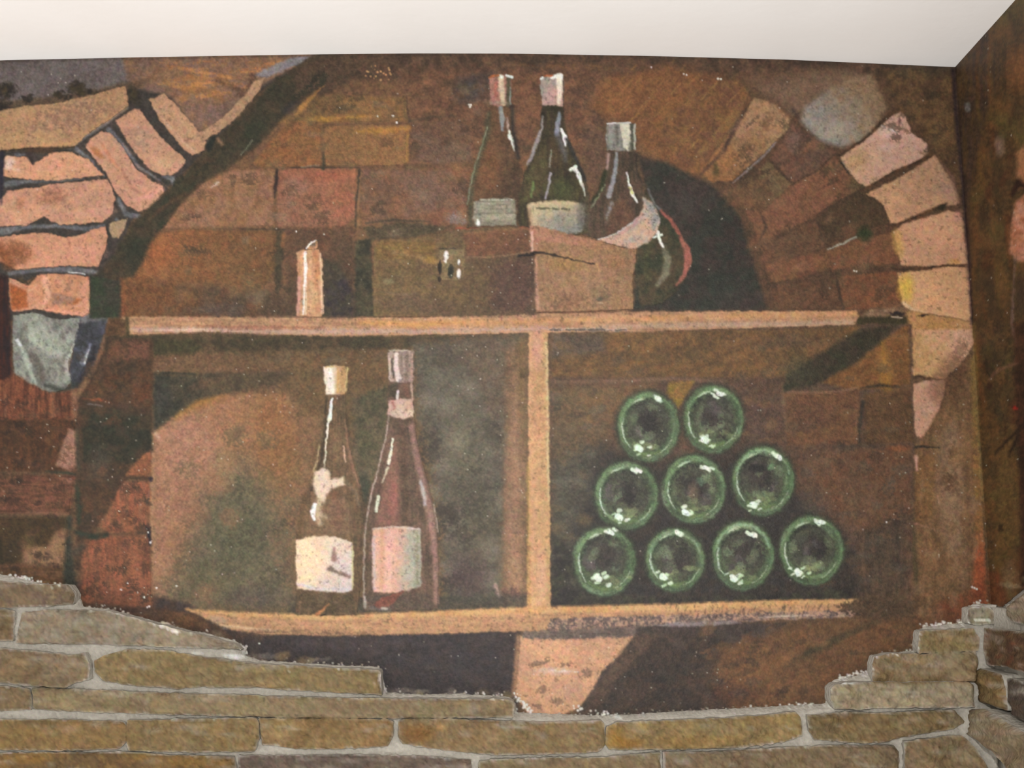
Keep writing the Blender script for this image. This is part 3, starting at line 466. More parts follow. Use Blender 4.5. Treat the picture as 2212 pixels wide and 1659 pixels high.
S([(1208, 244), (1205, 270), (1203, 290)], [6, 10, 10], (140, 146, 156), soft=2); S([(1206, 295), (1216, 320), (1222, 345)], [12, 14, 6], (92, 90, 92), soft=5, a=.8); hl([(1212, 278), (1219, 294), (1222, 303), (1221, 315)], [4, 9, 10, 3]); S([(1224, 300), (1245, 345), (1265, 390)], [7, 9, 6], (46, 44, 44), soft=3, a=.9)
hl([(1232, 366), (1242, 362), (1250, 378), (1258, 400), (1264, 422)], [7, 10, 8, 4, 2]); hl([(1250, 372), (1262, 410)], 2, dry=.5); S([(1190, 375), (1184, 405), (1178, 430)], [6, 4, 4], (160, 152, 160), soft=1.8, dry=.2); S([(1191, 325), (1187, 360)], 5, (132, 128, 110), soft=2, dry=.85)
S([(1262, 400), (1275, 440), (1272, 490)], 8, (96, 74, 64), soft=5, a=.6); B(1260, 460, 14, 40, (92, 84, 74), .6)
OUT['lab2'] = [(1140, 442), (1170, 435), (1215, 433), (1248, 436), (1260, 444), (1262, 480), (1255, 502), (1235, 506), (1175, 496), (1146, 490)]
P(OUT['lab2'], (196, 176, 138), (144, 142, 134), g=((1190, 440), (1215, 495)), soft=3, dry=.15, mix=.7); S([(1142, 444), (1200, 436), (1240, 440)], [5, 8, 5], (206, 180, 140), soft=3, dry=.4, a=.8); S([(1144, 452), (1146, 485)], 8, (150, 106, 78), soft=4, a=.5); S([(1160, 450), (1230, 452)], 4, (110, 104, 80), soft=2, dry=.9); S([(1255, 445), (1258, 490)], 14, (104, 98, 88), soft=6, a=.7)
OUT['cap2'] = [(1166, 168), (1190, 162), (1212, 162), (1217, 175), (1217, 215), (1216, 230), (1190, 228), (1172, 228), (1168, 205)]
P(OUT['cap2'], (158, 152, 142), (194, 154, 142), g=((1170, 180), (1200, 215)), soft=1.8, mix=.5); S([(1208, 166), (1209, 200), (1207, 222)], [14, 10, 7], (246, 226, 208), soft=2.5, dry=.15); hl([(1192, 168), (1200, 164), (1212, 166)], [5, 8, 10], (250, 250, 236)); S([(1176, 165), (1192, 163)], 4, (196, 104, 62), soft=1.6); hl([(1167, 171), (1172, 168)], [3, 5]); S([(1216, 175), (1217, 225)], 3, (92, 80, 70), soft=1.6, dry=.4); B(1188, 205, 16, 24, (204, 156, 150), .6)
# re-lay the box edge in front of the bottles
P([(1145, 488), (1160, 487), (1230, 505), (1290, 520), (1345, 536), (1300, 540), (1160, 500), (1146, 500)], (178, 126, 98), (160, 116, 80), soft=2.4, a=.95)
# ---- bottles on the lower shelf
OUT['c1'] = [(706, 850), (745, 850), (747, 900), (752, 950), (764, 1000), (777, 1050), (788, 1100), (792, 1150), (785, 1220), (770, 1328), (640, 1326), (639, 1200), (642, 1140), (652, 1090), (672, 1035), (690, 985), (700, 930), (705, 880)]
P(OUT['c1'], (122, 92, 64), (100, 78, 54), soft=4, tex='v', dry=.1)
S([(745, 860), (750, 940), (762, 1010), (782, 1080), (788, 1150)], [5, 7, 7, 8, 8], (84, 68, 48), soft=4, a=.8); S([(744, 905), (752, 960), (764, 1020), (776, 1050)], [2, 5, 6, 5], (158, 112, 88), soft=3, a=.7); S([(742, 965), (746, 998)], 3, (216, 176, 146), soft=1.6, dry=.4)
B(728, 960, 14, 60, (140, 108, 74), .6); S([(690, 962), (686, 990), (678, 1020)], 2.6, (206, 178, 134), soft=1.8, dry=.4); S([(705, 858), (703, 935), (692, 1000), (672, 1060)], 5, (60, 48, 32), soft=2.5, a=.85); hl([(717, 862), (713, 895), (711, 905)], [5, 7, 10]); hl([(711, 905), (705, 950), (701, 1008)], [5, 3, 2], (250, 240, 222), dry=.1)
P([(680, 1085), (700, 1070), (745, 1075), (760, 1110), (755, 1155), (660, 1158), (668, 1110)], (150, 116, 86), (128, 98, 70), soft=10, dry=.5, a=.8); P([(682, 1018), (700, 1010), (711, 1018), (714, 1036), (742, 1030), (745, 1048), (715, 1056), (700, 1085), (686, 1076), (674, 1046)], (232, 206, 182), (222, 196, 168), soft=4, dry=.2); S([(690, 1082), (684, 1100), (690, 1130)], [14, 16, 10], (222, 196, 160), soft=6, a=.85, dry=.3); hl([(681, 1090), (676, 1105), (678, 1122)], [7, 12, 6], (255, 252, 250)); S([(690, 1112), (715, 1122)], [18, 4], (206, 182, 142), soft=5, a=.75, dry=.5)
S([(660, 1070), (650, 1120), (646, 1158)], 9, (96, 72, 46), soft=4, a=.8); B(725, 1110, 34, 40, (128, 90, 68), .7, 0, .5); B(722, 1070, 20, 14, (122, 78, 52), .6); S([(746, 1040), (768, 1060), (775, 1090)], 8, (122, 104, 84), soft=4, a=.6, dry=.5)
OUT['clab1'] = [(640, 1168), (665, 1160), (700, 1157), (735, 1161), (761, 1172), (763, 1220), (761, 1277), (740, 1281), (700, 1278), (642, 1272), (639, 1220)]
P(OUT['clab1'], (246, 214, 176), (226, 204, 196), g=((665, 1200), (745, 1240)), soft=2.5, mix=.5, dry=.1); B(670, 1215, 34, 44, (254, 220, 176), .7); S([(644, 1262), (690, 1274), (755, 1272)], [6, 8, 8], (220, 204, 206), soft=3, dry=.4); S([(762, 1180), (762, 1270)], 3, (218, 206, 150), soft=1.4)
S([(722, 1184), (722, 1208)], [5, 13], (176, 138, 128), (150, 108, 98), soft=2.5, a=.9); S([(712, 1228), (728, 1236), (744, 1241), (754, 1246)], [10, 8, 9, 8], (142, 116, 104), soft=2.5, dry=.3)
P([(645, 1282), (765, 1284), (768, 1326), (642, 1326)], (92, 74, 50), (104, 84, 62), soft=4, a=.9); S([(648, 1300), (646, 1325)], 3, (170, 128, 96), soft=2, a=.7); S([(685, 1327), (697, 1318), (710, 1305)], [7, 5, 1], (206, 132, 80), soft=2); S([(692, 1330), (704, 1326)], 3, (50, 34, 24), soft=1.5)
OUT['ccork'] = [(699, 792), (725, 788), (753, 792), (749, 825), (746, 850), (725, 854), (704, 850), (701, 820)]
P(OUT['ccork'], (240, 222, 200), (186, 146, 96), g=((718, 0), (738, 0)), soft=1.8, mix=.3); S([(712, 796), (714, 830), (718, 846)], [10, 13, 8], (246, 232, 222), soft=3, dry=.2); S([(751, 796), (747, 845)], 3, (206, 178, 120), soft=1.5); S([(704, 793), (728, 791)], 4, (214, 176, 116), soft=2, dry=.5); S([(731, 795), (729, 848)], 5, (212, 160, 90), soft=2.5, a=.8)
S([(704, 778), (745, 776)], 10, (110, 96, 72), soft=5, a=.6, dry=.7)
OUT['c2'] = [(838, 822), (892, 822), (893, 880), (898, 940), (908, 985), (925, 1045), (938, 1095), (945, 1150), (947, 1220), (945, 1316), (788, 1320), (783, 1240), (784, 1160), (792, 1095), (806, 1040), (822, 985), (834, 930), (838, 880)]
P(OUT['c2'], (114, 86, 70), (94, 74, 58), soft=3, tex='v', dry=.1)
P([(850, 945), (860, 960), (862, 1050), (864, 1136), (810, 1138), (820, 1085), (838, 1010)], (150, 100, 84), (128, 92, 74), soft=9, dry=.35, a=.85); B(850, 1080, 14, 60, (176, 104, 92), .6, 0, .3); S([(870, 925), (872, 1000), (880, 1130)], [14, 16, 18], (94, 70, 52), soft=6, a=.7)
S([(888, 918), (896, 970), (912, 1040), (930, 1110), (940, 1200), (942, 1300)], [9, 12, 16, 16, 12, 10], (164, 122, 110), soft=4, a=.8, dry=.35); S([(908, 1040), (916, 1070), (918, 1090)], [6, 10, 6], (186, 172, 168), soft=2.5, dry=.4); S([(840, 900), (832, 950), (820, 1000), (804, 1060), (794, 1110), (788, 1160), (785, 1240), (787, 1310)], 3.2, (186, 164, 148), soft=1.8, dry=.4)
S([(796, 1120), (793, 1200), (794, 1290)], 7, (92, 72, 52), soft=3, a=.8); S([(842, 908), (848, 920)], 10, (96, 84, 60), soft=4, a=.6); hl([(848, 948), (845, 972), (839, 1000)], [4, 6, 7], (236, 234, 210), dry=.3); S([(838, 1010), (826, 1042)], [5, 2], (220, 206, 176), soft=1.6); hl([(817, 1074), (812, 1105)], [8, 6], (220, 218, 190), dry=.35); S([(938, 1090), (946, 1150)], 2, (206, 176, 160), soft=1.4, dry=.4)
OUT['clab2'] = [(805, 1142), (835, 1137), (880, 1136), (908, 1143), (910, 1200), (910, 1268), (880, 1276), (845, 1281), (806, 1279), (804, 1220)]
P(OUT['clab2'], (228, 174, 150), (168, 164, 146), g=((856, 0), (896, 0)), soft=2.6, mix=.6, dry=.25); S([(842, 1150), (840, 1270)], 12, (240, 184, 168), soft=5, a=.7); S([(826, 1146), (824, 1270)], 7, (214, 154, 112), soft=4, a=.6); S([(808, 1160), (808, 1270)], 6, (206, 180, 176), soft=3, dry=.4); S([(806, 1142), (860, 1138), (905, 1143)], 2.4, (206, 192, 180), soft=1.4); B(885, 1240, 20, 24, (196, 186, 166), .6); S([(900, 1150), (902, 1260)], 7, (130, 124, 92), soft=4, a=.6, dry=.4)
S([(788, 1290), (790, 1312)], [4, 5], (206, 198, 190), soft=2, dry=.3); P([(790, 1284), (930, 1282), (940, 1316), (790, 1318)], (98, 80, 66), (84, 70, 58), soft=6, a=.8); P([(806, 1306), (826, 1290), (872, 1277), (852, 1302), (832, 1314), (815, 1314)], (142, 82, 66), (118, 68, 54), soft=2.5); S([(800, 1314), (840, 1318)], 8, (106, 102, 100), soft=4, a=.7, dry=.3); S([(826, 1314), (836, 1316)], 4, (196, 180, 168), soft=2, dry=.4)
OUT['ccap'] = [(838, 760), (865, 754), (893, 760), (894, 800), (892, 826), (862, 828), (842, 824), (838, 800)]
P(OUT['ccap'], (170, 146, 132), (146, 122, 108), soft=2, tex='v'); hl([(856, 765), (856, 795), (860, 820)], [8, 10, 12], (226, 206, 198), dry=.15); S([(847, 775), (850, 815)], 4, (84, 74, 64), soft=2, dry=.2); S([(841, 775), (843, 820)], 4, (212, 188, 172), soft=2, dry=.4); S([(890, 765), (890, 820)], 4, (186, 150, 132), soft=2, dry=.3); S([(842, 757), (890, 757)], 3, (190, 176, 150), soft=1.6, dry=.5); S([(880, 770), (878, 815)], 5, (116, 96, 84), soft=3, a=.6)
P([(842, 830), (858, 828), (860, 856), (840, 858)], (74, 66, 48), soft=3, a=.8); S([(876, 830), (880, 855)], 12, (132, 84, 68), soft=4, a=.7, dry=.3); hl([(859, 845), (858, 862)], [6, 5], (226, 214, 206), dry=.3); S([(889, 826), (891, 862)], 4, (196, 160, 142), soft=2, dry=.3)
OUT['cband'] = [(838, 866), (862, 861), (892, 864), (894, 900), (870, 905), (850, 902), (838, 896)]
P(OUT['cband'], (214, 180, 162), (196, 158, 140), soft=2.2, dry=.1); S([(848, 868), (852, 884)], 6, (170, 108, 92), soft=3, a=.8, dry=.3); S([(845, 908), (885, 908)], 6, (92, 70, 54), soft=3, a=.7)
# ---- ends of the green bottles
ENDS = [(1400, 921, 68, 77), (1541, 904, 66, 74), (1353, 1070, 70, 75), (1499, 1056, 69, 75), (1648, 1038, 68, 76), (1306, 1212, 68, 76), (1458, 1209, 65, 69), (1605, 1199, 68, 76), (1753, 1188, 70, 76)]
for k, (x, y, rx, ry) in enumerate(ENDS):
    r2 = np.random.default_rng(50+k)
    circ = lambda f, a0=0, a1=360, n=40, ox=0, oy=0: [(x+ox+rx*f*math.cos(math.radians(a)), y+oy+ry*f*math.sin(math.radians(a))) for a in np.linspace(a0, a1, n)]
    OUT['e%d' % k] = circ(1.0)[:-1]
    P(circ(1.07)[:-1], (46, 50, 42), (56, 54, 44), soft=9, a=.7, dry=.1)
    P(circ(.98)[:-1], (88, 110, 74), (74, 90, 64), soft=9, dry=.3)
    ox, oy = [(0, -8), (0, 0), (0, -4), (6, -2), (-8, -14), (0, -12), (6, 0), (0, -8), (4, -4)][k]
    P(circ(.72, ox=ox*.3, oy=oy*.3)[:-1], (82, 84, 66), (66, 66, 56), soft=9, dry=.35)
    P(circ(.36, ox=ox, oy=oy)[:-1], (48, 44, 42), (62, 54, 50), soft=12, dry=.2, a=.9)
    for f, c, w_, a0, a1, al in ((.9, (122, 154, 104), 9, 150, 330, .75), (.84, (134, 166, 118), 5, 200, 300, .7), (.93, (112, 144, 98), 8, -40, 60, .65), (.78, (118, 142, 84), 10, 60, 130, .7), (.62, (108, 132, 84), 6, 70, 150, .6), (.74, (50, 60, 46), 6, 170, 280, .6), (.97, (104, 136, 98), 6, 50, 150, .6), (.68, (44, 44, 40), 6, 200, 300, .5), (.5, (100, 116, 76), 10, 60, 130, .55)):
        S(circ(f, a0, a1, 14), [2, w_, w_, 2], c, soft=4, a=al, dry=.55)
    if k in (4, 6, 7): S(circ(.86, 195, 345, 14), [3, 7, 4], (158, 188, 150), soft=3, a=.8, dry=.45)
    for q in range(9):
        an = r2.uniform(0, 360); f = r2.uniform(.15, .62)
        B(x+rx*f*math.cos(math.radians(an)), y+ry*f*math.sin(math.radians(an)), r2.uniform(12, 26), r2.uniform(9, 20), [(112, 124, 92), (98, 88, 88), (124, 144, 108), (52, 46, 46)][q % 4], .6, an+90, .95)
    for q in range(7):
        an = r2.uniform(0, 360); S(circ(r2.uniform(.74, .99), an, an+r2.uniform(25, 70), 8), [1, r2.uniform(5, 11), 2], [(146, 170, 128), (70, 86, 60), (124, 150, 112), (96, 112, 84)][q % 4], soft=4, a=.55, dry=.8)
    for q in range(5):
        B(x+r2.normal()*18+6, y+ry*.5+r2.normal()*8, 14, 8, (140, 152, 104), .6, 0, .95)
    S(circ(.82, 135, 195, 8), [1, 4, 2], (200, 220, 196), soft=1.8, dry=.35)
    S(circ(.8, 232, 262, 6), [2, 6, 2], (186, 208, 172), soft=2.2, dry=.45)
    S(circ(.84, 20, 70, 8), [1, 3, 1], (168, 186, 150), soft=2, dry=.6)
    top = [(1418, 859), (1552, 850), (1377, 1015), (1522, 1009), (1678, 985), (1317, 1150), (1463, 1150), (1625, 1155), (1772, 1127)][k]
    low = [(1378, 968), (1520, 950), (1335, 1115), (1478, 1106), (1625, 1090), (1290, 1247), (1430, 1245), (1583, 1247), (1722, 1234)][k]
    for q in range(4):
        hx, hy = top[0]+r2.normal()*7, top[1]+r2.normal()*3
        S([(hx-3, hy-2), (hx+4, hy+2)], r2.uniform(4, 8), (222, 240, 214), soft=1.6)
    hl([(top[0], top[1]), (top[0]+7, top[1]+3)], 9, (238, 248, 234))
    for q in range(7):
        hx, hy = low[0]+r2.normal()*10+q*1.4, low[1]+r2.normal()*5+(q-2)*3
        S([(hx-2, hy), (hx+3, hy-2)], r2.uniform(3, 9), (206, 234, 190) if q % 2 else (228, 244, 220), soft=1.6, a=.9)
    hl([low, (low[0]+5, low[1]+3)], 13, (232, 250, 232))
B(1498, 1063, 16, 24, (134, 110, 84), .6, 0, .3); B(1512, 1040, 14, 10, (110, 140, 110), .7, 30, .4); B(1665, 1008, 12, 9, (112, 150, 104), .8, 0, .3); B(1638, 1012, 26, 12, (34, 34, 34), .8)
# ---- left foreground arch: field, bushes, mortar, stones
P([(-60, 110), (690, 110), (640, 150), (560, 200), (470, 300), (360, 410), (290, 470), (230, 590), (170, 690), (-60, 690)], (72, 62, 56), (52, 48, 44), soft=3)
P([(-60, 110), (300, 110), (330, 170), (270, 190), (180, 208), (60, 225), (-60, 230)], (118, 106, 104), (96, 84, 82), soft=5, dry=.2)
P([(260, 115), (690, 112), (640, 140), (560, 190), (470, 285), (430, 300), (370, 210), (280, 185)], (146, 106, 76), (122, 92, 78), soft=7, dry=.2)
for k in range(26):
    x = rng.uniform(350, 640); y = 128+rng.uniform(0, 60)*(.4+.6*(x < 560))
    S([(x-20, y), (x+rng.uniform(10, 40), y+rng.normal()*3)], [2, 8, 2], (214, 142, 82) if k % 2 else (190, 120, 66), soft=4, a=.75, dry=.92)
for q in range(22): B(rng.uniform(370, 560), rng.uniform(150, 215), rng.uniform(14, 40), rng.uniform(4, 9), (204, 138, 78) if q % 2 else (172, 118, 70), .7, rng.uniform(-15, 15), .9)
P([(545, 165), (590, 140), (640, 122), (672, 120), (640, 142), (575, 168)], (136, 132, 140), soft=4, a=.9, dry=.15); B(480, 240, 50, 24, (120, 94, 88), .7, -20); S([(545, 165), (535, 195), (520, 205)], 14, (98, 66, 50), soft=6, a=.8, dry=.4); S([(470, 175), (520, 195)], 12, (96, 66, 46), soft=6, a=.6, dry=.5)
S([(400, 190), (480, 205)], 22, (172, 116, 60), soft=8, a=.5, dry=.85); P([(-60, 222), (60, 215), (200, 195), (272, 176), (330, 168), (300, 190), (180, 222), (0, 240), (-60, 245)], (104, 78, 54), (84, 66, 50), soft=6, a=.85)
for x, y, rx, ry in ((14, 194, 24, 22), (8, 228, 22, 16), (60, 214, 16, 12), (128, 205, 14, 9), (162, 188, 22, 16), (180, 202, 18, 10), (152, 210, 12, 8), (205, 200, 20, 10), (288, 208, 18, 26), (30, 236, 26, 8)):
    B(x, y, rx, ry, (40, 34, 30), .95, 0, .35, (60, 50, 30), .5, 3)
S([(170, 205), (185, 222)], 3, (66, 46, 34), soft=2)
ML = (128, 128, 132)                      # grey mortar between the painted stones
for pt, wd in (([(150, 318), (175, 300), (230, 262), (275, 232)], [8, 10, 12, 4]), ([(160, 318), (195, 345), (225, 380)], [10, 6, 3]), ([(15, 398), (60, 392), (120, 390), (180, 386)], [14, 8, 7, 2]), ([(5, 500), (60, 490), (120, 488), (190, 494), (225, 488)], [16, 8, 8, 10, 6]), ([(235, 280), (262, 310), (300, 360), (345, 390)], [12, 12, 6, 4]), ([(255, 430), (272, 462), (300, 468), (315, 490)], [8, 12, 10, 6]), ([(352, 380), (372, 386), (380, 415)], [6, 12, 3]), ([(22, 590), (90, 583), (160, 582), (235, 592)], [10, 9, 12, 6]), ([(175, 690), (225, 690)], [22, 16]), ([(250, 475), (262, 490)], [8, 6]), ([(35, 335), (60, 335)], [6, 5]), ([(60, 320), (150, 320)], [3, 3])):
    S(pt, wd, ML, (92, 92, 98), soft=2.5, dry=.25, a=.9)
LS = [
 ([(-60, 240), (0, 238), (60, 228), (130, 222), (200, 205), (250, 190), (272, 188), (277, 228), (240, 255), (195, 285), (160, 318), (60, 320), (0, 326), (-60, 326)], (192, 146, 104), (172, 130, 96)),
 ([(322, 215), (355, 203), (380, 225), (430, 285), (447, 308), (440, 326), (415, 336), (395, 320), (345, 260)], (196, 148, 112), (184, 138, 104)),
 ([(440, 304), (430, 288), (480, 255), (530, 205), (548, 176), (572, 168), (558, 200), (520, 245), (475, 285)], (186, 144, 108), (170, 128, 98)),
 ([(250, 262), (290, 235), (302, 236), (320, 262), (355, 305), (402, 345), (400, 352), (385, 370), (368, 380), (345, 378), (318, 362), (288, 325), (266, 290)], (208, 152, 122), (194, 144, 112)),
 ([(184, 318), (195, 300), (216, 284), (236, 286), (262, 312), (292, 362), (330, 392), (352, 402), (354, 415), (322, 450), (300, 457), (275, 445), (250, 415), (228, 372), (206, 345)], (212, 150, 122), (202, 148, 116)),
 ([(6, 382), (8, 345), (15, 337), (62, 340), (70, 356), (95, 340), (110, 330), (150, 328), (190, 344), (225, 378), (180, 384), (110, 391), (50, 387)], (224, 160, 124), (210, 150, 112)),
 ([(-60, 440), (0, 430), (20, 412), (45, 408), (80, 405), (105, 398), (232, 386), (242, 405), (248, 432), (244, 462), (222, 480), (130, 486), (110, 478), (95, 467), (60, 487), (0, 489), (-60, 489)], (206, 148, 120), (212, 152, 116)),
 ([(-60, 512), (0, 511), (90, 502), (145, 512), (172, 508), (200, 495), (228, 490), (233, 512), (228, 540), (212, 576), (150, 574), (35, 582), (-10, 560), (-60, 560)], (218, 152, 118), (206, 144, 110)),
 ([(236, 482), (275, 472), (267, 500), (256, 514), (243, 513), (236, 496)], (184, 154, 118), (172, 138, 104)),
 ([(18, 600), (34, 604), (50, 612), (80, 596), (110, 591), (150, 592), (178, 596), (192, 598), (196, 625), (195, 660), (190, 676), (178, 683), (150, 680), (75, 668), (25, 673), (20, 640)], (216, 152, 118), (200, 134, 96)),
 ([(28, 682), (70, 674), (120, 690), (170, 686), (168, 706), (160, 740), (148, 775), (148, 800), (156, 822), (140, 842), (108, 848), (62, 834), (30, 806), (27, 740)], (150, 152, 140), (112, 110, 104)),
]
for pts, c1, c2 in LS:
    P(pts, (50, 44, 40), soft=6, a=.5)
    P(pts, c1, c2, soft=1.8, dry=.05)
OUT['ls'] = [q[0] for q in LS]
B(150, 250, 120, 40, (150, 112, 92), .5, -15, .8); B(60, 300, 90, 20, (200, 156, 104), .5); B(235, 215, 40, 22, (186, 140, 96), .5); S([(0, 322), (80, 318), (150, 312), (210, 272), (270, 235)], 7, (206, 148, 96), soft=5, a=.6)
S([(4, 326), (60, 322), (110, 322), (160, 318)], [4, 6, 8, 4], (58, 46, 34), soft=2.5, dry=.2); S([(62, 335), (72, 352)], [14, 6], (58, 44, 42), soft=3); S([(60, 325), (110, 325)], [8, 14], (76, 54, 38), soft=3)
B(20, 352, 14, 18, (242, 214, 200), .8); S([(12, 362), (40, 368)], 5, (240, 206, 186), soft=3, a=.6); B(120, 362, 24, 22, (232, 158, 128), .6); B(190, 365, 14, 12, (216, 160, 130), .5)
B(112, 425, 44, 26, (164, 106, 80), .75, 0, .3); B(28, 450, 26, 22, (208, 156, 120), .6); B(44, 440, 14, 20, (176, 108, 74), .5); S([(150, 462), (240, 455)], [10, 18], (222, 156, 136), soft=7, a=.5)
B(36, 545, 46, 30, (146, 86, 50), .9, 20, .25); S([(-10, 530), (20, 570)], 24, (128, 70, 34), soft=8, a=.8); S([(148, 515), (150, 530)], 5, (180, 120, 90), soft=2, a=.7); B(190, 545, 50, 24, (226, 154, 126), .5)
for q in range(60):
    x, y = [(rng.uniform(190, 350), 0), (rng.uniform(10, 240), 0)][q % 2]
    y = rng.uniform(300, 450) if q % 2 == 0 else rng.uniform(335, 660)
    S([(x, y), (x+rng.uniform(8, 26), y+(rng.uniform(8, 30) if q % 2 == 0 else rng.normal()*3))], [1, rng.uniform(3, 9), 1], [(232, 170, 138), (190, 130, 98), (224, 158, 130), (206, 156, 128)][q % 4], soft=3, a=.35 if 0 < x < 400 else 0, dry=.3)
B(208, 328, 26, 9, (184, 116, 66), .9, 40); S([(222, 312), (240, 345), (262, 370)], [5, 8, 3], (206, 128, 92), soft=3, a=.7); S([(262, 365), (285, 405), (312, 425)], [3, 6, 4], (166, 108, 88), soft=3, a=.7); S([(288, 432), (320, 424), (350, 408)], [6, 12, 9], (226, 156, 138), soft=4, a=.8); S([(245, 300), (270, 330)], 6, (176, 150, 130), soft=3, a=.5)
B(305, 300, 30, 36, (176, 136, 116), .6, -40, .2); B(300, 298, 8, 10, (226, 176, 128), .8); B(350, 352, 36, 20, (228, 176, 136), .6, 30, .3); B(290, 255, 24, 16, (218, 154, 112), .6)
S([(335, 235), (380, 290), (420, 330)], [4, 6, 3], (222, 176, 150), soft=3, a=.5); S([(360, 220), (410, 280)], 6, (214, 162, 118), soft=4, a=.5)
P([(20, 612), (55, 628), (62, 665), (25, 670)], (178, 98, 52), (164, 86, 40), soft=4); P([(62, 628), (80, 618), (60, 634)], (228, 172, 134), soft=2); P([(108, 632), (150, 640), (178, 646), (160, 660), (112, 658)], (180, 104, 56), (158, 118, 98), soft=4); S([(98, 605), (104, 640), (92, 662)], [16, 14, 8], (232, 170, 140), soft=4, a=.8); S([(150, 600), (148, 625), (156, 612)], [3, 10, 3], (160, 116, 90), soft=3, a=.7, dry=.4); S([(40, 602), (62, 612), (72, 600)], 7, (72, 56, 36), soft=3, dry=.3); S([(75, 664), (130, 674), (186, 678), (192, 650)], 6, (232, 162, 130), soft=3, a=.7); S([(148, 588), (184, 592)], 2.5, (226, 226, 224), soft=1.3)
for k in range(40):                       # the white daubs of the grey stone
    x = rng.uniform(48, 145); y = rng.uniform(700, 825); s_ = rng.uniform(8, 22)
    S([(x, y), (x+rng.normal()*5+4, y+s_)], [2, rng.uniform(4, 10), 2], [(186, 190, 172), (92, 90, 90), (164, 166, 152), (204, 204, 188)][k % 4], soft=3, a=.55, dry=.35)
P([(55, 690), (80, 680), (100, 712), (140, 740), (150, 720), (158, 735), (130, 775), (100, 760), (62, 735)], (176, 182, 164), (150, 156, 140), soft=5, a=.8, dry=.15); S([(66, 765), (85, 790), (92, 815)], 16, (96, 86, 80), soft=6, a=.8); S([(42, 740), (58, 780), (75, 830)], [6, 12, 10], (176, 188, 170), soft=3, a=.8); S([(148, 770), (142, 800), (152, 815)], [10, 8, 8], (188, 184, 176), soft=4, a=.8, dry=.2); S([(170, 690), (166, 725), (150, 770)], [2, 4, 3], (206, 210, 196), soft=1.6); S([(36, 735), (44, 745)], 7, (206, 206, 214), soft=2)
P([(170, 700), (230, 690), (225, 735), (205, 785), (175, 822), (155, 842), (150, 800), (160, 745)], (72, 74, 86), (52, 54, 58), soft=4); S([(195, 745), (178, 785)], [4, 9], (126, 132, 150), soft=3, dry=.3); S([(192, 755), (182, 785)], [2, 4], (206, 212, 216), soft=1.5, dry=.4); S([(165, 835), (200, 775), (205, 750)], [6, 12, 4], (34, 32, 38), soft=4, a=.8); S([(98, 832), (140, 846), (165, 828)], [6, 12, 6], (46, 52, 44), soft=4, a=.8)
P([(195, 596), (262, 604), (262, 686), (192, 688)], (62, 58, 46), (46, 56, 38), soft=4)
P([(-60, 590), (16, 596), (22, 690), (26, 840), (-60, 850)], (66, 28, 18), (36, 22, 26), soft=5, tex='v'); S([(4, 330), (3, 400), (2, 440)], [10, 8, 4], (34, 30, 52), soft=4, a=.8)
# dark underside of the front arch
OUT['arch'] = [(684, 120), (640, 145), (600, 168), (560, 205), (512, 255), (462, 305), (425, 345), (398, 378), (358, 415), (318, 450), (290, 478), (268, 515), (238, 560), (205, 595), (262, 604), (290, 598), (308, 565), (322, 530), (352, 490), (396, 430), (430, 400), (500, 358), (560, 312), (604, 262), (645, 225), (700, 180), (775, 160), (760, 120)]
P(OUT['arch'], (74, 60, 42), (52, 48, 34), soft=6)
P([(645, 225), (700, 178), (800, 150), (860, 130), (700, 118), (640, 150)], (86, 64, 48), soft=10, a=.9); B(540, 290, 60, 24, (42, 50, 34), .6, -45); B(400, 400, 70, 20, (44, 52, 34), .5, -42); B(290, 540, 40, 40, (36, 46, 32), .6); B(430, 370, 60, 14, (84, 58, 36), .5, -42); S([(520, 335), (545, 305)], 2, (130, 128, 106), soft=1.5, dry=.4)
S([(322, 475), (360, 440), (400, 420)], 8, (110, 70, 46), soft=5, a=.5, dry=.3); B(628, 232, 26, 14, (44, 40, 44), .7, -30); S([(448, 318), (462, 296), (452, 322)], 10, (36, 40, 34), soft=3); S([(470, 300), (478, 312)], 6, (164, 128, 96), soft=3, a=.8)
S([(262, 604), (264, 640), (262, 684)], 5, (128, 78, 48), soft=4, a=.7); S([(455, 405), (470, 395)], [3, 7], (206, 176, 156), soft=3, dry=.6)
for k in range(22):
    x = rng.uniform(790, 850); y = rng.uniform(138, 178); dots(x, y, x, y, 1, (206, 150, 100), (1., 2.4))
mottle(200, 130, 780, 620, 110, [(88, 66, 46), (40, 44, 32), (104, 72, 48), (44, 52, 36), (74, 62, 44)], a=.55, ang=(-55, -30), rx=(14, 34), ry=(5, 12), poly=OUT['arch'])
# ---- left pillar bands
P([(-60, 850), (30, 808), (108, 850), (165, 842), (170, 905), (168, 910), (-60, 912)], (126, 70, 44), (88, 48, 30), soft=5, tex='v')
for k in range(16):
    x = rng.uniform(0, 150); S([(x, 850+rng.uniform(0, 14)), (x+3, 900)], [2, 6, 2], (166, 112, 82) if k % 3 else (62, 30, 20), soft=4, a=.5, dry=.5)
S([(160, 850), (166, 905)], 14, (160, 118, 88), soft=5, a=.7)
P([(-60, 906), (165, 906), (166, 1020), (-60, 1016)], (72, 46, 26), (90, 54, 30), soft=5, tex='v'); P([(150, 925), (164, 930), (166, 1005), (150, 1018), (120, 1005), (135, 960)], (168, 122, 98), (146, 102, 84), soft=5, dry=.15)
P([(-60, 1024), (165, 1026), (152, 1112), (-60, 1108)], (116, 70, 50), (92, 58, 38), soft=5, tex='h', dry=.2); S([(130, 1034), (160, 1042)], 8, (164, 106, 84), soft=4, a=.7, dry=.3); S([(60, 1105), (145, 1112)], 6, (150, 104, 80), soft=4, a=.7, dry=.5); S([(100, 1018), (165, 1024)], [3, 7], (48, 52, 38), soft=3)
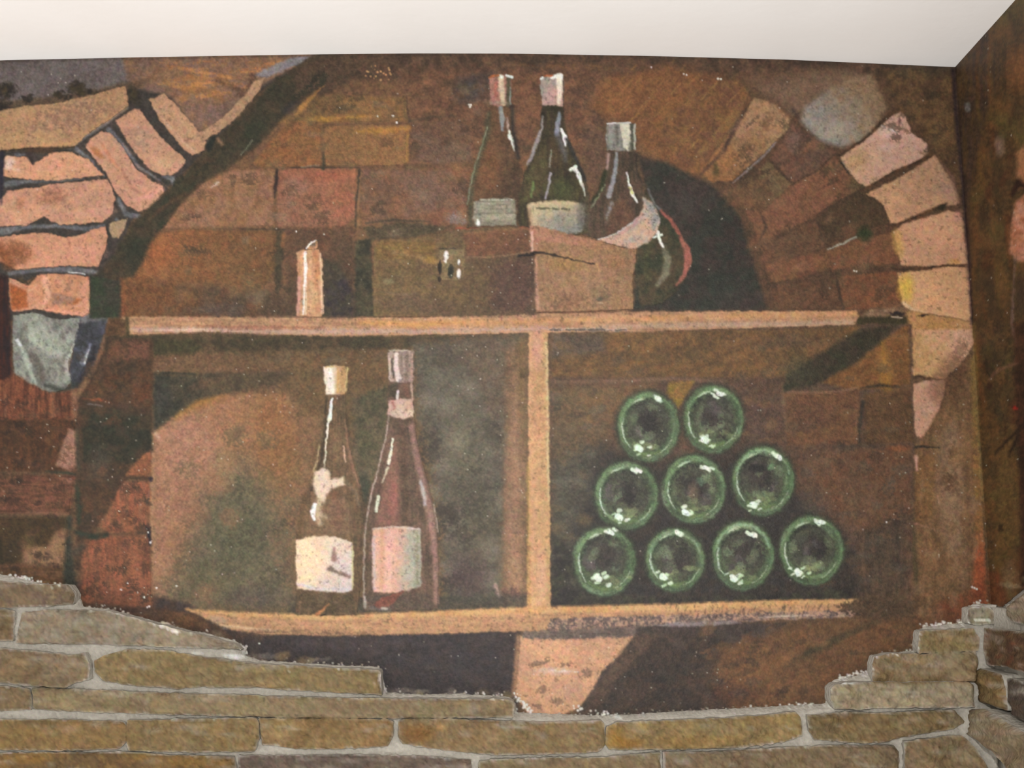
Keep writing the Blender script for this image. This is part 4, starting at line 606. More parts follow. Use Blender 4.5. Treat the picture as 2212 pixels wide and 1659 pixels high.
P([(-60, 1116), (148, 1118), (150, 1222), (-60, 1222)], (74, 54, 28), (58, 44, 26), soft=6, tex='m'); P([(148, 1135), (152, 1200), (140, 1225), (45, 1222), (50, 1180), (100, 1180), (120, 1150)], (150, 110, 78), (132, 96, 66), soft=8, dry=.35); B(60, 1170, 20, 24, (124, 104, 60), .5, 0, .7)
P([(-60, 1218), (150, 1222), (150, 1268), (-60, 1255)], (88, 60, 32), (104, 70, 46), soft=6, tex='h'); S([(0, 1170), (6, 1230)], [10, 4], (44, 36, 18), soft=4)
P([(225, 728), (240, 728), (330, 735), (330, 800), (325, 1000), (300, 1010), (270, 1040), (240, 1095), (210, 1140), (180, 1200), (165, 1240), (165, 900), (172, 860), (205, 800)], (84, 58, 38), (64, 48, 34), soft=5)
P([(240, 735), (320, 740), (320, 775), (250, 780), (228, 790)], (118, 74, 56), (98, 66, 44), soft=6, a=.9); S([(226, 726), (218, 760), (200, 800), (172, 850)], [5, 6, 8, 10], (150, 108, 78), soft=4, a=.8, dry=.2)
P([(175, 850), (205, 820), (300, 800), (326, 810), (326, 880), (240, 870), (180, 862)], (98, 58, 34), (74, 54, 34), soft=7, a=.9); S([(180, 860), (215, 864), (240, 870)], [3, 5, 2], (160, 76, 46), soft=2.5, a=.8); S([(190, 872), (220, 877)], 3, (150, 140, 140), soft=2, a=.6, dry=.4)
P([(175, 885), (255, 882), (326, 905), (330, 975), (300, 1000), (230, 1000), (178, 1000)], (48, 48, 34), (60, 50, 34), soft=8); B(215, 1000, 30, 50, (86, 76, 64), .5); S([(165, 930), (170, 1010)], [6, 10], (66, 66, 52), soft=5, a=.7)
P([(325, 972), (328, 1028), (272, 1030), (280, 1015), (305, 985)], (146, 88, 56), soft=5); P([(268, 1042), (322, 1040), (326, 1060), (322, 1150), (240, 1150), (212, 1135), (240, 1095), (255, 1060)], (152, 86, 58), (132, 84, 58), soft=5, dry=.1, tex='v')
P([(185, 1168), (240, 1158), (325, 1160), (330, 1320), (200, 1312), (176, 1300), (174, 1220)], (150, 84, 56), (126, 76, 52), soft=8, tex='v', dry=.1); B(250, 1300, 100, 26, (104, 62, 42), .6); B(290, 1230, 30, 70, (160, 100, 66), .4)
S([(150, 1118), (148, 1180), (150, 1250), (160, 1290)], [10, 14, 26, 20], (46, 48, 38), soft=5); S([(165, 1050), (172, 1090), (170, 1130)], [6, 12, 8], (48, 52, 36), soft=4); S([(165, 1150), (200, 1160), (232, 1156)], [10, 14, 8], (44, 50, 38), soft=4, dry=.1); S([(150, 1200), (180, 1180)], 16, (70, 62, 50), soft=7, a=.7)
S([(262, 1031), (325, 1033)], [3, 7], (70, 52, 36), soft=2.5); B(325, 1036, 6, 6, (38, 26, 40), .9); B(320, 1140, 9, 8, (44, 30, 34), .9); S([(322, 1150), (324, 1178)], [9, 4], (40, 32, 38), soft=2.5)
S([(322, 1060), (318, 1090)], 2, (130, 110, 106), soft=2, a=.5)
P([(160, 1300), (330, 1312), (420, 1325), (470, 1350), (530, 1400), (400, 1370), (260, 1335), (175, 1322)], (92, 62, 40), (78, 56, 42), soft=5, dry=.1); B(270, 1318, 60, 12, (62, 40, 34), .7); B(400, 1338, 60, 14, (128, 84, 46), .6, 15)
mottle(0, 860, 165, 1240, 90, [(96, 62, 42), (46, 32, 24), (118, 78, 54), (62, 48, 32)], a=.45, rx=(8, 26), ry=(5, 14))
mottle(170, 740, 325, 1310, 130, [(104, 66, 44), (42, 42, 32), (126, 76, 48), (70, 50, 36), (84, 62, 48)], a=.38, rx=(8, 26), ry=(6, 20), ang=(-70, 70))
# ---- right wall
P([(2050, 90), (2300, -100), (2300, 1400), (2135, 1320), (2118, 1030), (2093, 577), (2060, 150)], (106, 72, 38), (72, 54, 32), soft=1, tex='m')
for q in range(110):
    y = rng.uniform(60, 1300)
    B(rng.uniform(2090+(y-147)*.066, 2290), y, rng.uniform(10, 34), rng.uniform(20, 60), [(62, 54, 34), (124, 82, 42), (84, 44, 26), (98, 84, 40), (50, 40, 30)][q % 5], .55, rng.uniform(-20, 20), .6)
P([(2055, 145), (2180, 10), (2210, 40), (2160, 160), (2130, 260), (2095, 420), (2096, 600), (2093, 577), (2070, 300)], (72, 54, 42), (88, 64, 38), soft=12, tex='v')
for k in range(90):
    x = rng.uniform(2110, 2280); y = rng.uniform(60, 1280); l = rng.uniform(30, 110)
    if x < 2068+(y-150)*.06: continue
    S([(x-4, y), (x, y+l/2), (x+4, y+l)], [2, rng.uniform(5, 16), 3], [(146, 92, 44), (70, 44, 24), (110, 86, 36), (124, 66, 34), (54, 44, 26)][k % 5], soft=6, a=.5, dry=.6)
P([(2168, 60), (2195, 20), (2230, 60), (2215, 200), (2180, 190)], (140, 86, 44), soft=14, a=.6, tex='v'); S([(2176, 40), (2170, 130)], 12, (160, 104, 60), soft=8, a=.6, dry=.4); B(2090, 232, 10, 14, (150, 148, 150), .7, 0, .2); B(2160, 315, 14, 28, (158, 122, 104), .7); S([(2110, 440), (2108, 540), (2100, 600)], 9, (120, 74, 36), soft=6, a=.6)
P([(2190, 440), (2215, 420), (2260, 420), (2260, 560), (2196, 565), (2180, 540)], (212, 144, 114), (170, 102, 66), soft=6); P([(2195, 330), (2230, 300), (2240, 400), (2198, 410)], (182, 116, 76), soft=7, a=.8); S([(2186, 420), (2200, 395), (2215, 405)], [6, 16, 8], (44, 22, 16), soft=4); S([(2192, 560), (2186, 700), (2200, 760)], [4, 6, 4], (120, 92, 84), soft=3, a=.8); B(2205, 630, 20, 60, (60, 46, 36), .8)
P([(2190, 700), (2230, 690), (2260, 900), (2250, 1300), (2205, 1290), (2200, 1000), (2190, 800)], (48, 30, 22), (70, 40, 26), soft=8, a=.9); P([(2150, 960), (2190, 930), (2200, 1180), (2155, 1180)], (112, 82, 42), soft=14, a=.8, tex='v')
S([(2135, 820), (2155, 800), (2195, 785)], [3, 8, 4], (146, 96, 72), soft=4, a=.7, dry=.4); S([(2150, 980), (2172, 955), (2200, 930)], [4, 6, 8], (40, 28, 20), soft=3, a=.8); S([(2178, 985), (2200, 940)], [4, 8], (36, 24, 18), soft=3, a=.8); B(2195, 882, 8, 5, (176, 34, 26), .9); B(2138, 835, 8, 12, (56, 34, 26), .8)
B(2180, 1250, 24, 50, (136, 106, 76), .6); P([(2130, 1230), (2160, 1240), (2180, 1310), (2135, 1312)], (116, 62, 34), soft=9, a=.7); B(2162, 1140, 8, 10, (50, 36, 20), .8)
S([(2058, 150), (2068, 280), (2080, 400), (2094, 575), (2100, 700)], [8, 7, 6, 5, 4], (50, 34, 36), soft=3.5, a=.9); S([(2058, 142), (2130, 62), (2190, -5)], [6, 9, 9], (44, 34, 34), soft=3, a=.9)
S([(2103, 700), (2112, 900), (2122, 1080)], 6, (150, 120, 62), soft=3.5, a=.6)
# ---- edge line of paint under the ceiling, and the lower line where the paint ends
CE = [(-60, 134), (0, 130.5), (300, 124), (560, 119.5), (700, 117.5), (900, 115.5), (1100, 116), (1400, 121), (1700, 129), (2057, 145)]
S([(-60, 137), (0, 133), (300, 127), (560, 122), (700, 120), (900, 119), (1100, 119), (1400, 124), (1700, 132), (2057, 148)], 3, (66, 52, 42), soft=2, a=.6, dry=.3)
LOW = [(-60, 1238), (0, 1241), (40, 1250), (90, 1262), (150, 1265), (165, 1285), (175, 1312), (230, 1316), (290, 1332), (350, 1348), (400, 1362), (440, 1368), (500, 1383), (530, 1400), (526, 1416), (560, 1428), (690, 1436), (815, 1442), (824, 1452), (826, 1480), (832, 1497), (900, 1502), (1000, 1500), (1100, 1507), (1113, 1520), (1116, 1540), (1180, 1543), (1310, 1548), (1400, 1542), (1530, 1535), (1700, 1526), (1785, 1522), (1795, 1480), (1806, 1470), (1880, 1455), (1893, 1416), (1982, 1406), (1984, 1366), (2000, 1356), (2090, 1346), (2094, 1316), (2110, 1304), (2131, 1306)]
# ---- mortar and stone colours below the mural (the stones themselves are solid, built further down)
MORT = (192, 184, 171)
P(LOW+[(2131, 1306), (2170, 1318), (2212, 1278), (2300, 1230), (2300, 1770), (-60, 1770)], MORT, (186, 178, 166), soft=1.5, rough=1.6)
# outline of each stone's face in the photograph, its two tones, how proud it stands (m)
BACK = [
 ([(-70, 1250), (0, 1256), (60, 1263), (145, 1266), (160, 1284), (156, 1303), (100, 1309), (0, 1311), (-70, 1310)], (134, 110, 78), (112, 90, 72), .026),
 ([(-70, 1318), (0, 1318), (28, 1321), (25, 1383), (0, 1383), (-70, 1382)], (128, 102, 64), (142, 116, 90), .022),
 ([(46, 1324), (120, 1317), (230, 1322), (290, 1338), (350, 1354), (440, 1372), (505, 1390), (518, 1402), (420, 1399), (300, 1394), (200, 1391), (60, 1390), (33, 1388)], (160, 144, 120), (140, 120, 92), .024),
 ([(-70, 1404), (0, 1402), (60, 1408), (142, 1417), (178, 1414), (190, 1438), (188, 1466), (160, 1474), (136, 1486), (60, 1480), (0, 1474), (-70, 1470)], (146, 122, 90), (126, 100, 66), .036),
 ([(203, 1430), (225, 1418), (272, 1404), (348, 1406), (443, 1421), (560, 1436), (700, 1444), (819, 1449), (823, 1500), (760, 1497), (640, 1491), (560, 1485), (430, 1484), (385, 1487), (300, 1481), (222, 1470), (204, 1452)], (150, 126, 82), (132, 108, 66), .03),
 ([(-70, 1484), (0, 1484), (60, 1489), (66, 1510), (62, 1532), (0, 1535), (-70, 1533)], (134, 108, 74), (118, 94, 62), .024),
 ([(70, 1487), (160, 1490), (400, 1500), (700, 1509), (1000, 1513), (1090, 1512), (1109, 1517), (1108, 1549), (900, 1551), (700, 1551), (400, 1544), (200, 1538), (70, 1531)], (150, 130, 90), (136, 112, 80), .03),
 ([(-70, 1554), (0, 1556), (130, 1557), (262, 1560), (271, 1568), (271, 1600), (255, 1617), (180, 1620), (100, 1621), (0, 1620), (-70, 1620)], (152, 118, 66), (128, 98, 58), .03),
 ([(273, 1558), (420, 1555), (550, 1553), (556, 1562), (557, 1596), (547, 1623), (420, 1625), (276, 1621), (272, 1600)], (148, 122, 78), (130, 102, 58), .032),
 ([(559, 1554), (700, 1553), (838, 1556), (848, 1562), (847, 1590), (836, 1611), (790, 1615), (700, 1618), (640, 1617), (606, 1613), (600, 1609), (566, 1609)], (160, 126, 78), (134, 102, 56), .03),
 ([(861, 1560), (880, 1554), (1000, 1556), (1150, 1562), (1298, 1560), (1305, 1566), (1306, 1610), (1290, 1624), (1180, 1629), (1080, 1630), (1000, 1625), (930, 1616), (870, 1606), (860, 1590)], (152, 124, 84), (134, 106, 66), .03),
 ([(1312, 1572), (1335, 1563), (1500, 1556), (1650, 1548), (1718, 1539), (1730, 1550), (1733, 1588), (1690, 1603), (1600, 1615), (1450, 1619), (1318, 1619), (1309, 1608)], (162, 132, 76), (140, 112, 68), .032),
 ([(1746, 1548), (1830, 1540), (1900, 1543), (2020, 1536), (2062, 1536), (2086, 1562), (2052, 1576), (1960, 1590), (1912, 1603), (1870, 1605), (1800, 1600), (1762, 1597), (1750, 1578)], (140, 116, 74), (124, 98, 58), .03),
 ([(-70, 1630), (80, 1628), (250, 1627), (400, 1634), (502, 1637), (508, 1660), (506, 1700), (-70, 1700)], (142, 106, 52), (110, 82, 48), .028),
 ([(516, 1634), (620, 1634), (760, 1632), (900, 1635), (1015, 1644), (1020, 1700), (515, 1700)], (112, 94, 80), (98, 80, 68), .026),
 ([(1034, 1646), (1150, 1640), (1300, 1638), (1425, 1628), (1430, 1700), (1034, 1700)], (144, 122, 84), (126, 102, 72), .03),
 ([(1436, 1626), (1540, 1626), (1700, 1616), (1800, 1612), (1930, 1612), (1942, 1625), (1940, 1700), (1438, 1700)], (140, 116, 82), (122, 98, 70), .028),
 ([(1958, 1604), (2050, 1592), (2078, 1590), (2110, 1620), (2160, 1700), (1956, 1700)], (148, 122, 86), (130, 104, 68), .03),
 ([(1797, 1490), (1810, 1479), (1860, 1476), (1980, 1476), (2092, 1475), (2104, 1484), (2107, 1526), (2050, 1528), (1900, 1529), (1860, 1532), (1805, 1531), (1798, 1512)], (172, 154, 120), (158, 138, 106), .034),
 ([(1892, 1421), (1920, 1414), (2000, 1414), (2108, 1410), (2114, 1430), (2106, 1472), (2000, 1476), (1950, 1478), (1888, 1474), (1888, 1440)], (154, 132, 96), (132, 104, 66), .026),
 ([(1990, 1364), (2040, 1362), (2104, 1358), (2116, 1380), (2115, 1404), (2080, 1407), (1988, 1410), (1987, 1390)], (146, 124, 80), (130, 104, 62), .026),
 ([(2096, 1315), (2125, 1313), (2148, 1322), (2150, 1346), (2116, 1350), (2096, 1345)], (158, 144, 118), (136, 120, 92), .024),
 ([(-70, 1712), (300, 1710), (430, 1712), (430, 1760), (-70, 1760)], (140, 112, 70), (122, 96, 58), .03),
 ([(440, 1710), (900, 1712), (905, 1760), (442, 1760)], (146, 120, 84), (126, 100, 66), .028),
 ([(916, 1712), (1500, 1710), (1502, 1760), (918, 1760)], (136, 106, 60), (118, 92, 56), .03),
 ([(1514, 1710), (2150, 1712), (2180, 1760), (1512, 1760)], (142, 118, 80), (124, 100, 68), .03)]
RIGHT = [
 ([(2168, 1325), (2172, 1312), (2212, 1277), (2250, 1246), (2290, 1225), (2290, 1362), (2212, 1350), (2180, 1342)], (160, 138, 110), (140, 116, 92), .02),
 ([(2120, 1356), (2212, 1366), (2290, 1386), (2290, 1470), (2212, 1455), (2170, 1442), (2124, 1436), (2118, 1400)], (112, 84, 56), (88, 58, 38), .03),
 ([(2106, 1442), (2130, 1448), (2158, 1457), (2166, 1490), (2170, 1536), (2140, 1524), (2112, 1518), (2104, 1480)], (148, 118, 70), (112, 82, 44), .034),
 ([(2168, 1462), (2212, 1476), (2290, 1502), (2290, 1590), (2212, 1560), (2182, 1546), (2172, 1510)], (92, 78, 66), (72, 60, 50), .034),
 ([(2034, 1546), (2070, 1534), (2118, 1530), (2165, 1560), (2212, 1588), (2290, 1625), (2290, 1745), (2212, 1698), (2160, 1652), (2120, 1612), (2062, 1568)], (152, 132, 100), (136, 114, 82), .05)]
def grow(pts, g):
    p = np.array(pts, float); c = (p.min(0)+p.max(0))/2
    return [tuple(q) for q in p+np.sign(p-c)*np.minimum(np.abs(p-c)*.5, g)]
BACK = [(grow(p, 1.8), a, b, d) for p, a, b, d in BACK]
FAR = []                                  # the rows run on past the frame
for r_, (ya, yb) in enumerate(((1240, 1370), (1386, 1478), (1502, 1600), (1632, 1750))):
    yy_ = lambda y, x: 1213+(y-1213)*(x-1106)/1194
    for xa, xb in (((2300, 2440), (2452, 2700)), ((2300, 2540), (2556, 2700)))[r_ % 2]:
        FAR.append(([(xa, yy_(ya, xa)), ((xa+xb)/2, yy_(ya, (xa+xb)/2)-3), (xb, yy_(ya, xb)), (xb+3, yy_((ya+yb)/2, xb)), (xb, yy_(yb, xb)), (xa, yy_(yb, xa))], 0, 0, .03))
for k, (pts, c1, c2, d) in enumerate(BACK+RIGHT):
    r2 = np.random.default_rng(900+k)
    xs = [p[0] for p in pts]; ys = [p[1] for p in pts]
    P(pts, c1, c2, soft=3, rough=1, tex='m', mix=1)
    w_, h_ = max(xs)-min(xs), max(ys)-min(ys)
    for q in range(int(w_/28)+2):
        B(r2.uniform(min(xs)+8, max(xs)-8), r2.uniform(min(ys)+8, max(ys)-6), r2.uniform(12, 40), r2.uniform(6, 16),
          tuple(np.array(c1)*r2.uniform(.8, 1.16)+np.array([r2.uniform(-4, 12), 0, -r2.uniform(0, 12)])), .5, r2.uniform(-20, 20), .4)
    for q in range(int(w_/60)+1):           # pale smears of mortar left on the faces
        B(r2.uniform(min(xs)+8, max(xs)-8), min(ys)+h_*r2.uniform(.1, .5), r2.uniform(10, 46), r2.uniform(4, 11), (176, 164, 146), .38, r2.uniform(-10, 10), .5)
    for q in range(int(w_/34)):
        x = r2.uniform(min(xs)+8, max(xs)-8); y = r2.uniform(min(ys)+10, max(ys)-8)
        S([(x, y), (x+r2.uniform(8, 40), y+r2.uniform(-4, 4))], [1, 2.4, 1], (104, 78, 50), soft=2, a=.45)
B(905, 1585, 46, 26, (138, 88, 34), .75, 0, .2); B(950, 1572, 14, 12, (206, 150, 76), .6, 0, .3); B(880, 1580, 14, 18, (112, 78, 36), .7)
B(1350, 1605, 50, 14, (176, 116, 36), .7, 0, .2); B(1330, 1590, 24, 24, (178, 124, 40), .6, 0, .2); B(1480, 1600, 90, 18, (170, 122, 56), .5, 0, .4)
B(250, 1500, 50, 9, (178, 164, 134), .6, 0, .3); B(60, 1640, 60, 16, (166, 116, 40), .5, 0, .3); B(400, 1645, 100, 14, (150, 108, 40), .6, 0, .4); B(100, 1585, 120, 24, (160, 122, 62), .5, 0, .4)
S([(255, 1420), (290, 1450), (360, 1475)], [3, 12, 6], (128, 98, 58), soft=5, a=.7); B(1020, 1530, 14, 18, (150, 132, 118), .6, 0, .3); B(1550, 1572, 60, 20, (150, 128, 84), .5)
S([(35, 1548), (120, 1550), (270, 1549)], [2, 5, 2], (110, 102, 98), soft=2, dry=.7, a=.7); S([(1945, 1618), (1955, 1640), (1958, 1700)], 3, (150, 132, 116), a=.5)
for q in range(14): B(2140+rng.uniform(0, 120), 1380+rng.uniform(0, 60), 12, 7, (166, 150, 128) if q % 2 else (126, 62, 34), .6, 0, .5)
bl = inside(GX, GY, [(-100, 1245)]+LOW+[(2131, 1306), (2170, 1318), (2212, 1278), (2400, 1230), (2400, 1800), (-100, 1800)])[..., None]
lm = C.mean(-1, keepdims=True); C = np.where(bl, (lm+(C-lm)*.90)*.98, C)
# bare plaster chips and daubs along the lower edge of the paint
dots_line(LOW, 230, (226, 220, 208), 3.2, (.7, 2.8)); dots_line(LOW, 240, (176, 160, 140), 5, (1., 2.6))
for a_, b_, n_ in (((345, 1350), (385, 1365), 30), ((20, 1243), (90, 1258), 50), ((520, 1395), (530, 1412), 14), ((1112, 1500), (1150, 1545), 50), ((1000, 1500), (1100, 1506), 16), ((1990, 1354), (2090, 1344), 60), ((1810, 1468), (1880, 1452), 60), ((1700, 1526), (1790, 1522), 30), ((1240, 1528), (1330, 1545), 26), ((2094, 1312), (2120, 1304), 20)):
    dots_line([a_, b_], n_, (240, 236, 226), 3.2, (1., 2.8))
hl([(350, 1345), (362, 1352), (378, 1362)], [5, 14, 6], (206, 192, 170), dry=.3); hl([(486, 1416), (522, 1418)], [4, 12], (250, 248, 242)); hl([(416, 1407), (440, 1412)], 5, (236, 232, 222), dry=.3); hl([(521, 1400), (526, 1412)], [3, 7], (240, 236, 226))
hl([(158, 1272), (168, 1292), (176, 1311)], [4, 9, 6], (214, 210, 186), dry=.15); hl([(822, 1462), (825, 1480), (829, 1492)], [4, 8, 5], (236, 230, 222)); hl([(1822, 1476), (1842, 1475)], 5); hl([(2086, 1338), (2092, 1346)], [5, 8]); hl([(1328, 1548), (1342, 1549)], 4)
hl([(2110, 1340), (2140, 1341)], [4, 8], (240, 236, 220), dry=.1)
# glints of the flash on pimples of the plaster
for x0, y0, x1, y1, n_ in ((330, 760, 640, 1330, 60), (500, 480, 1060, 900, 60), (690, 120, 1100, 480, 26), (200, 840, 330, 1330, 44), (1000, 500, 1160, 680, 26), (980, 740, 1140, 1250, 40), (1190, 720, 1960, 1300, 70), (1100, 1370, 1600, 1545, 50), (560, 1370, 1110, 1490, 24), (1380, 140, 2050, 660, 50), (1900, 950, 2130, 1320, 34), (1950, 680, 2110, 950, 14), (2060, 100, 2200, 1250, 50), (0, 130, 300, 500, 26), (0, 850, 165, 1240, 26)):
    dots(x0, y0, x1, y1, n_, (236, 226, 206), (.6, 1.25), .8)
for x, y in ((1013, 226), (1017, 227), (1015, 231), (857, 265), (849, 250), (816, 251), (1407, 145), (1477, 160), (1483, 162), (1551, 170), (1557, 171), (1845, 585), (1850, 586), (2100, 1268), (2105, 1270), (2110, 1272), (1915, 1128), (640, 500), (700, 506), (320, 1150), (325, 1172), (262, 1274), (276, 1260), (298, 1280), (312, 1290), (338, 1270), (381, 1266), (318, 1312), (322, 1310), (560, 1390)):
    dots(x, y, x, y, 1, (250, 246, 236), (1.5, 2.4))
# the rough plaster's speckle in the paint
FN = uni(vn(2.0)+vn(3.2)*.7)
am = np.clip(1.35-C.mean(-1)/170, .3, 1.1)
C *= (1+am*(.26*(GR-.5)+.24*(FN-.5)+.13*(MD-.5))+.06*(CO-.5))[..., None]
pit = np.clip((uni(vn(3.0)*.6+vn(7)*.5)-.93)*30, 0, 1)[..., None]*np.clip((C.mean(-1, keepdims=True)-70)/70, 0, 1)
C = C*(1-pit*.22)
tint = np.stack([vn(5)+vn(9)-1, vn(5)+vn(9)-1, vn(5)+vn(9)-1], -1)
C *= 1+.06*tint
lum = C.mean(-1, keepdims=True); C = lum+(C-lum)*SAT
C = np.clip(C*TONE_A+TONE_B, 0, 255)
LIN = np.where(C/255 <= .04045, C/255/12.92, ((C/255+.055)/1.055)**2.4).astype(np.float32)*ALB
def sample(px, py):                       # paint colour at a place of the wall (mirrored beyond the canvas)
    px = np.where(px < X0+2, 2*(X0+2)-px, px); px = np.where(px > X1-4, 2*(X1-4)-px, px)
    py = np.where(py < 150, np.where(px > 2200, 300-py, py), py)
    fx = np.clip((px-X0)/ST, 0, NW-1.001); fy = np.clip((py-Y0)/ST, 0, NH-1.001)
    ix = fx.astype(int); iy = fy.astype(int); tx = (fx-ix)[:, None]; ty = (fy-iy)[:, None]
    return (LIN[iy, ix]*(1-tx)+LIN[iy, ix+1]*tx)*(1-ty)+(LIN[iy+1, ix]*(1-tx)+LIN[iy+1, ix+1]*tx)*ty
# ------------------------------------------------------------------ materials
def nodes(name):
    m = bpy.data.materials.new(name); m.use_nodes = True
    return m, m.node_tree.nodes, m.node_tree.links, m.node_tree.nodes['Principled BSDF']
def mk(n, t, **k):
    d = n.new(t)
    for a, b in k.items(): setattr(d, a, b)
    return d
def paint_mat(name, rough, spec, s1, s2, amt, bump, bd):
    m, n, l, b = nodes(name)
    at_ = mk(n, 'ShaderNodeAttribute', attribute_name='paint'); g = mk(n, 'ShaderNodeNewGeometry')
    n1 = mk(n, 'ShaderNodeTexNoise'); n1.inputs['Scale'].default_value = s1; n1.inputs['Detail'].default_value = 2
    n2 = mk(n, 'ShaderNodeTexNoise'); n2.inputs['Scale'].default_value = s2; n2.inputs['Detail'].default_value = 1
    for q in (n1, n2): l.new(g.outputs['Position'], q.inputs['Vector'])
    a = mk(n, 'ShaderNodeVectorMath', operation='MULTIPLY_ADD'); l.new(n1.outputs['Color'], a.inputs[0])
    a.inputs[1].default_value = (amt,)*3; a.inputs[2].default_value = (1-amt*.5,)*3
    c = mk(n, 'ShaderNodeMath', operation='MULTIPLY_ADD'); l.new(n2.outputs['Fac'], c.inputs[0]); c.inputs[1].default_value = amt*1.3; c.inputs[2].default_value = 1-amt*.65
    e = mk(n, 'ShaderNodeVectorMath', operation='MULTIPLY'); l.new(at_.outputs['Color'], e.inputs[0]); l.new(a.outputs[0], e.inputs[1])
    f = mk(n, 'ShaderNodeVectorMath', operation='SCALE'); l.new(e.outputs[0], f.inputs[0]); l.new(c.outputs[0], f.inputs['Scale'])
    l.new(f.outputs[0], b.inputs['Base Color'])
    b.inputs['Roughness'].default_value = rough; b.inputs['Specular IOR Level'].default_value = spec
    bp = mk(n, 'ShaderNodeBump'); bp.inputs['Strength'].default_value = bump; bp.inputs['Distance'].default_value = bd
    l.new(n2.outputs['Fac'], bp.inputs['Height']); l.new(bp.outputs[0], b.inputs['Normal'])
    return m
M_PAINT = paint_mat('wall_paint', .55, .22, 820, 420, .2, .5, .0006)
M_STONE = paint_mat('rough_stone', .75, .2, 600, 160, .24, .8, .003)
M_MORT = paint_mat('mortar', .9, .1, 700, 220, .26, .6, .002)
def plain(name, c1, c2, sc_, rough=.7, bump=.2, bd=.001):
    m, n, l, b = nodes(name); g = mk(n, 'ShaderNodeNewGeometry')
    t = mk(n, 'ShaderNodeTexNoise'); t.inputs['Scale'].default_value = sc_; t.inputs['Detail'].default_value = 5; l.new(g.outputs['Position'], t.inputs['Vector'])
    r = mk(n, 'ShaderNodeValToRGB'); r.color_ramp.elements[0].position = .35; r.color_ramp.elements[1].position = .65
    r.color_ramp.elements[0].color = (*c1, 1); r.color_ramp.elements[1].color = (*c2, 1)
    l.new(t.outputs['Fac'], r.inputs[0]); l.new(r.outputs[0], b.inputs['Base Color']); b.inputs['Roughness'].default_value = rough; b.inputs['Specular IOR Level'].default_value = .2
    t2 = mk(n, 'ShaderNodeTexNoise'); t2.inputs['Scale'].default_value = sc_*14; l.new(g.outputs['Position'], t2.inputs['Vector'])
    bp = mk(n, 'ShaderNodeBump'); bp.inputs['Strength'].default_value = bump; bp.inputs['Distance'].default_value = bd
    l.new(t2.outputs['Fac'], bp.inputs['Height']); l.new(bp.outputs[0], b.inputs['Normal'])
    return m
M_CEIL = plain('ceiling_paint', (.865, .845, .825), (.895, .88, .865), 5, .6, .25, .0012)
M_PLAS = plain('bare_plaster', (.50, .48, .45), (.54, .52, .49), 20)

# ------------------------------------------------------------------ mesh helpers
def link(o, parent=None):
    sc.collection.objects.link(o)
    if parent is not None: o.parent = parent
    return o
def mesh_obj(name, V, F, mat, parent=None, col=None, smooth=True):
    me = bpy.data.meshes.new(name); V = np.ascontiguousarray(V, np.float32); F = np.asarray(F, np.int32)
    me.vertices.add(len(V)); me.vertices.foreach_set('co', V.ravel())
    k = F.shape[1]; me.loops.add(F.size); me.loops.foreach_set('vertex_index', F.ravel())
    me.polygons.add(len(F)); me.polygons.foreach_set('loop_start', np.arange(0, F.size, k, dtype=np.int32))
    me.update(calc_edges=True)
    if smooth: me.polygons.foreach_set('use_smooth', np.ones(len(F), bool))
    if col is not None:
        a = me.color_attributes.new('paint', 'FLOAT_COLOR', 'POINT')
        a.data.foreach_set('color', np.c_[col, np.ones(len(col))].astype(np.float32).ravel())
    me.materials.append(mat); me.validate()
    return link(bpy.data.objects.new(name, me), parent)
def tidy(pts, step=7., jit=0., seed=0):   # resample an outline, optionally unevenly
    r2 = np.random.default_rng(seed); out = []
    n = len(pts)
    for i in range(n):
        a = np.array(pts[i], float); b = np.array(pts[(i+1) % n], float); L = np.hypot(*(b-a)); k = max(1, int(L/step))
        for j in range(k): out.append(a+(b-a)*j/k + (r2.normal(0, jit, 2) if jit else 0))
    return [tuple(p) for p in out]
def tidy_open(pts, step=6., jit=0., seed=0):
    return tidy(pts, step, jit, seed)[:1+sum(max(1, int(math.hypot(pts[i+1][0]-pts[i][0], pts[i+1][1]-pts[i][1])/step)) for i in range(len(pts)-1))]
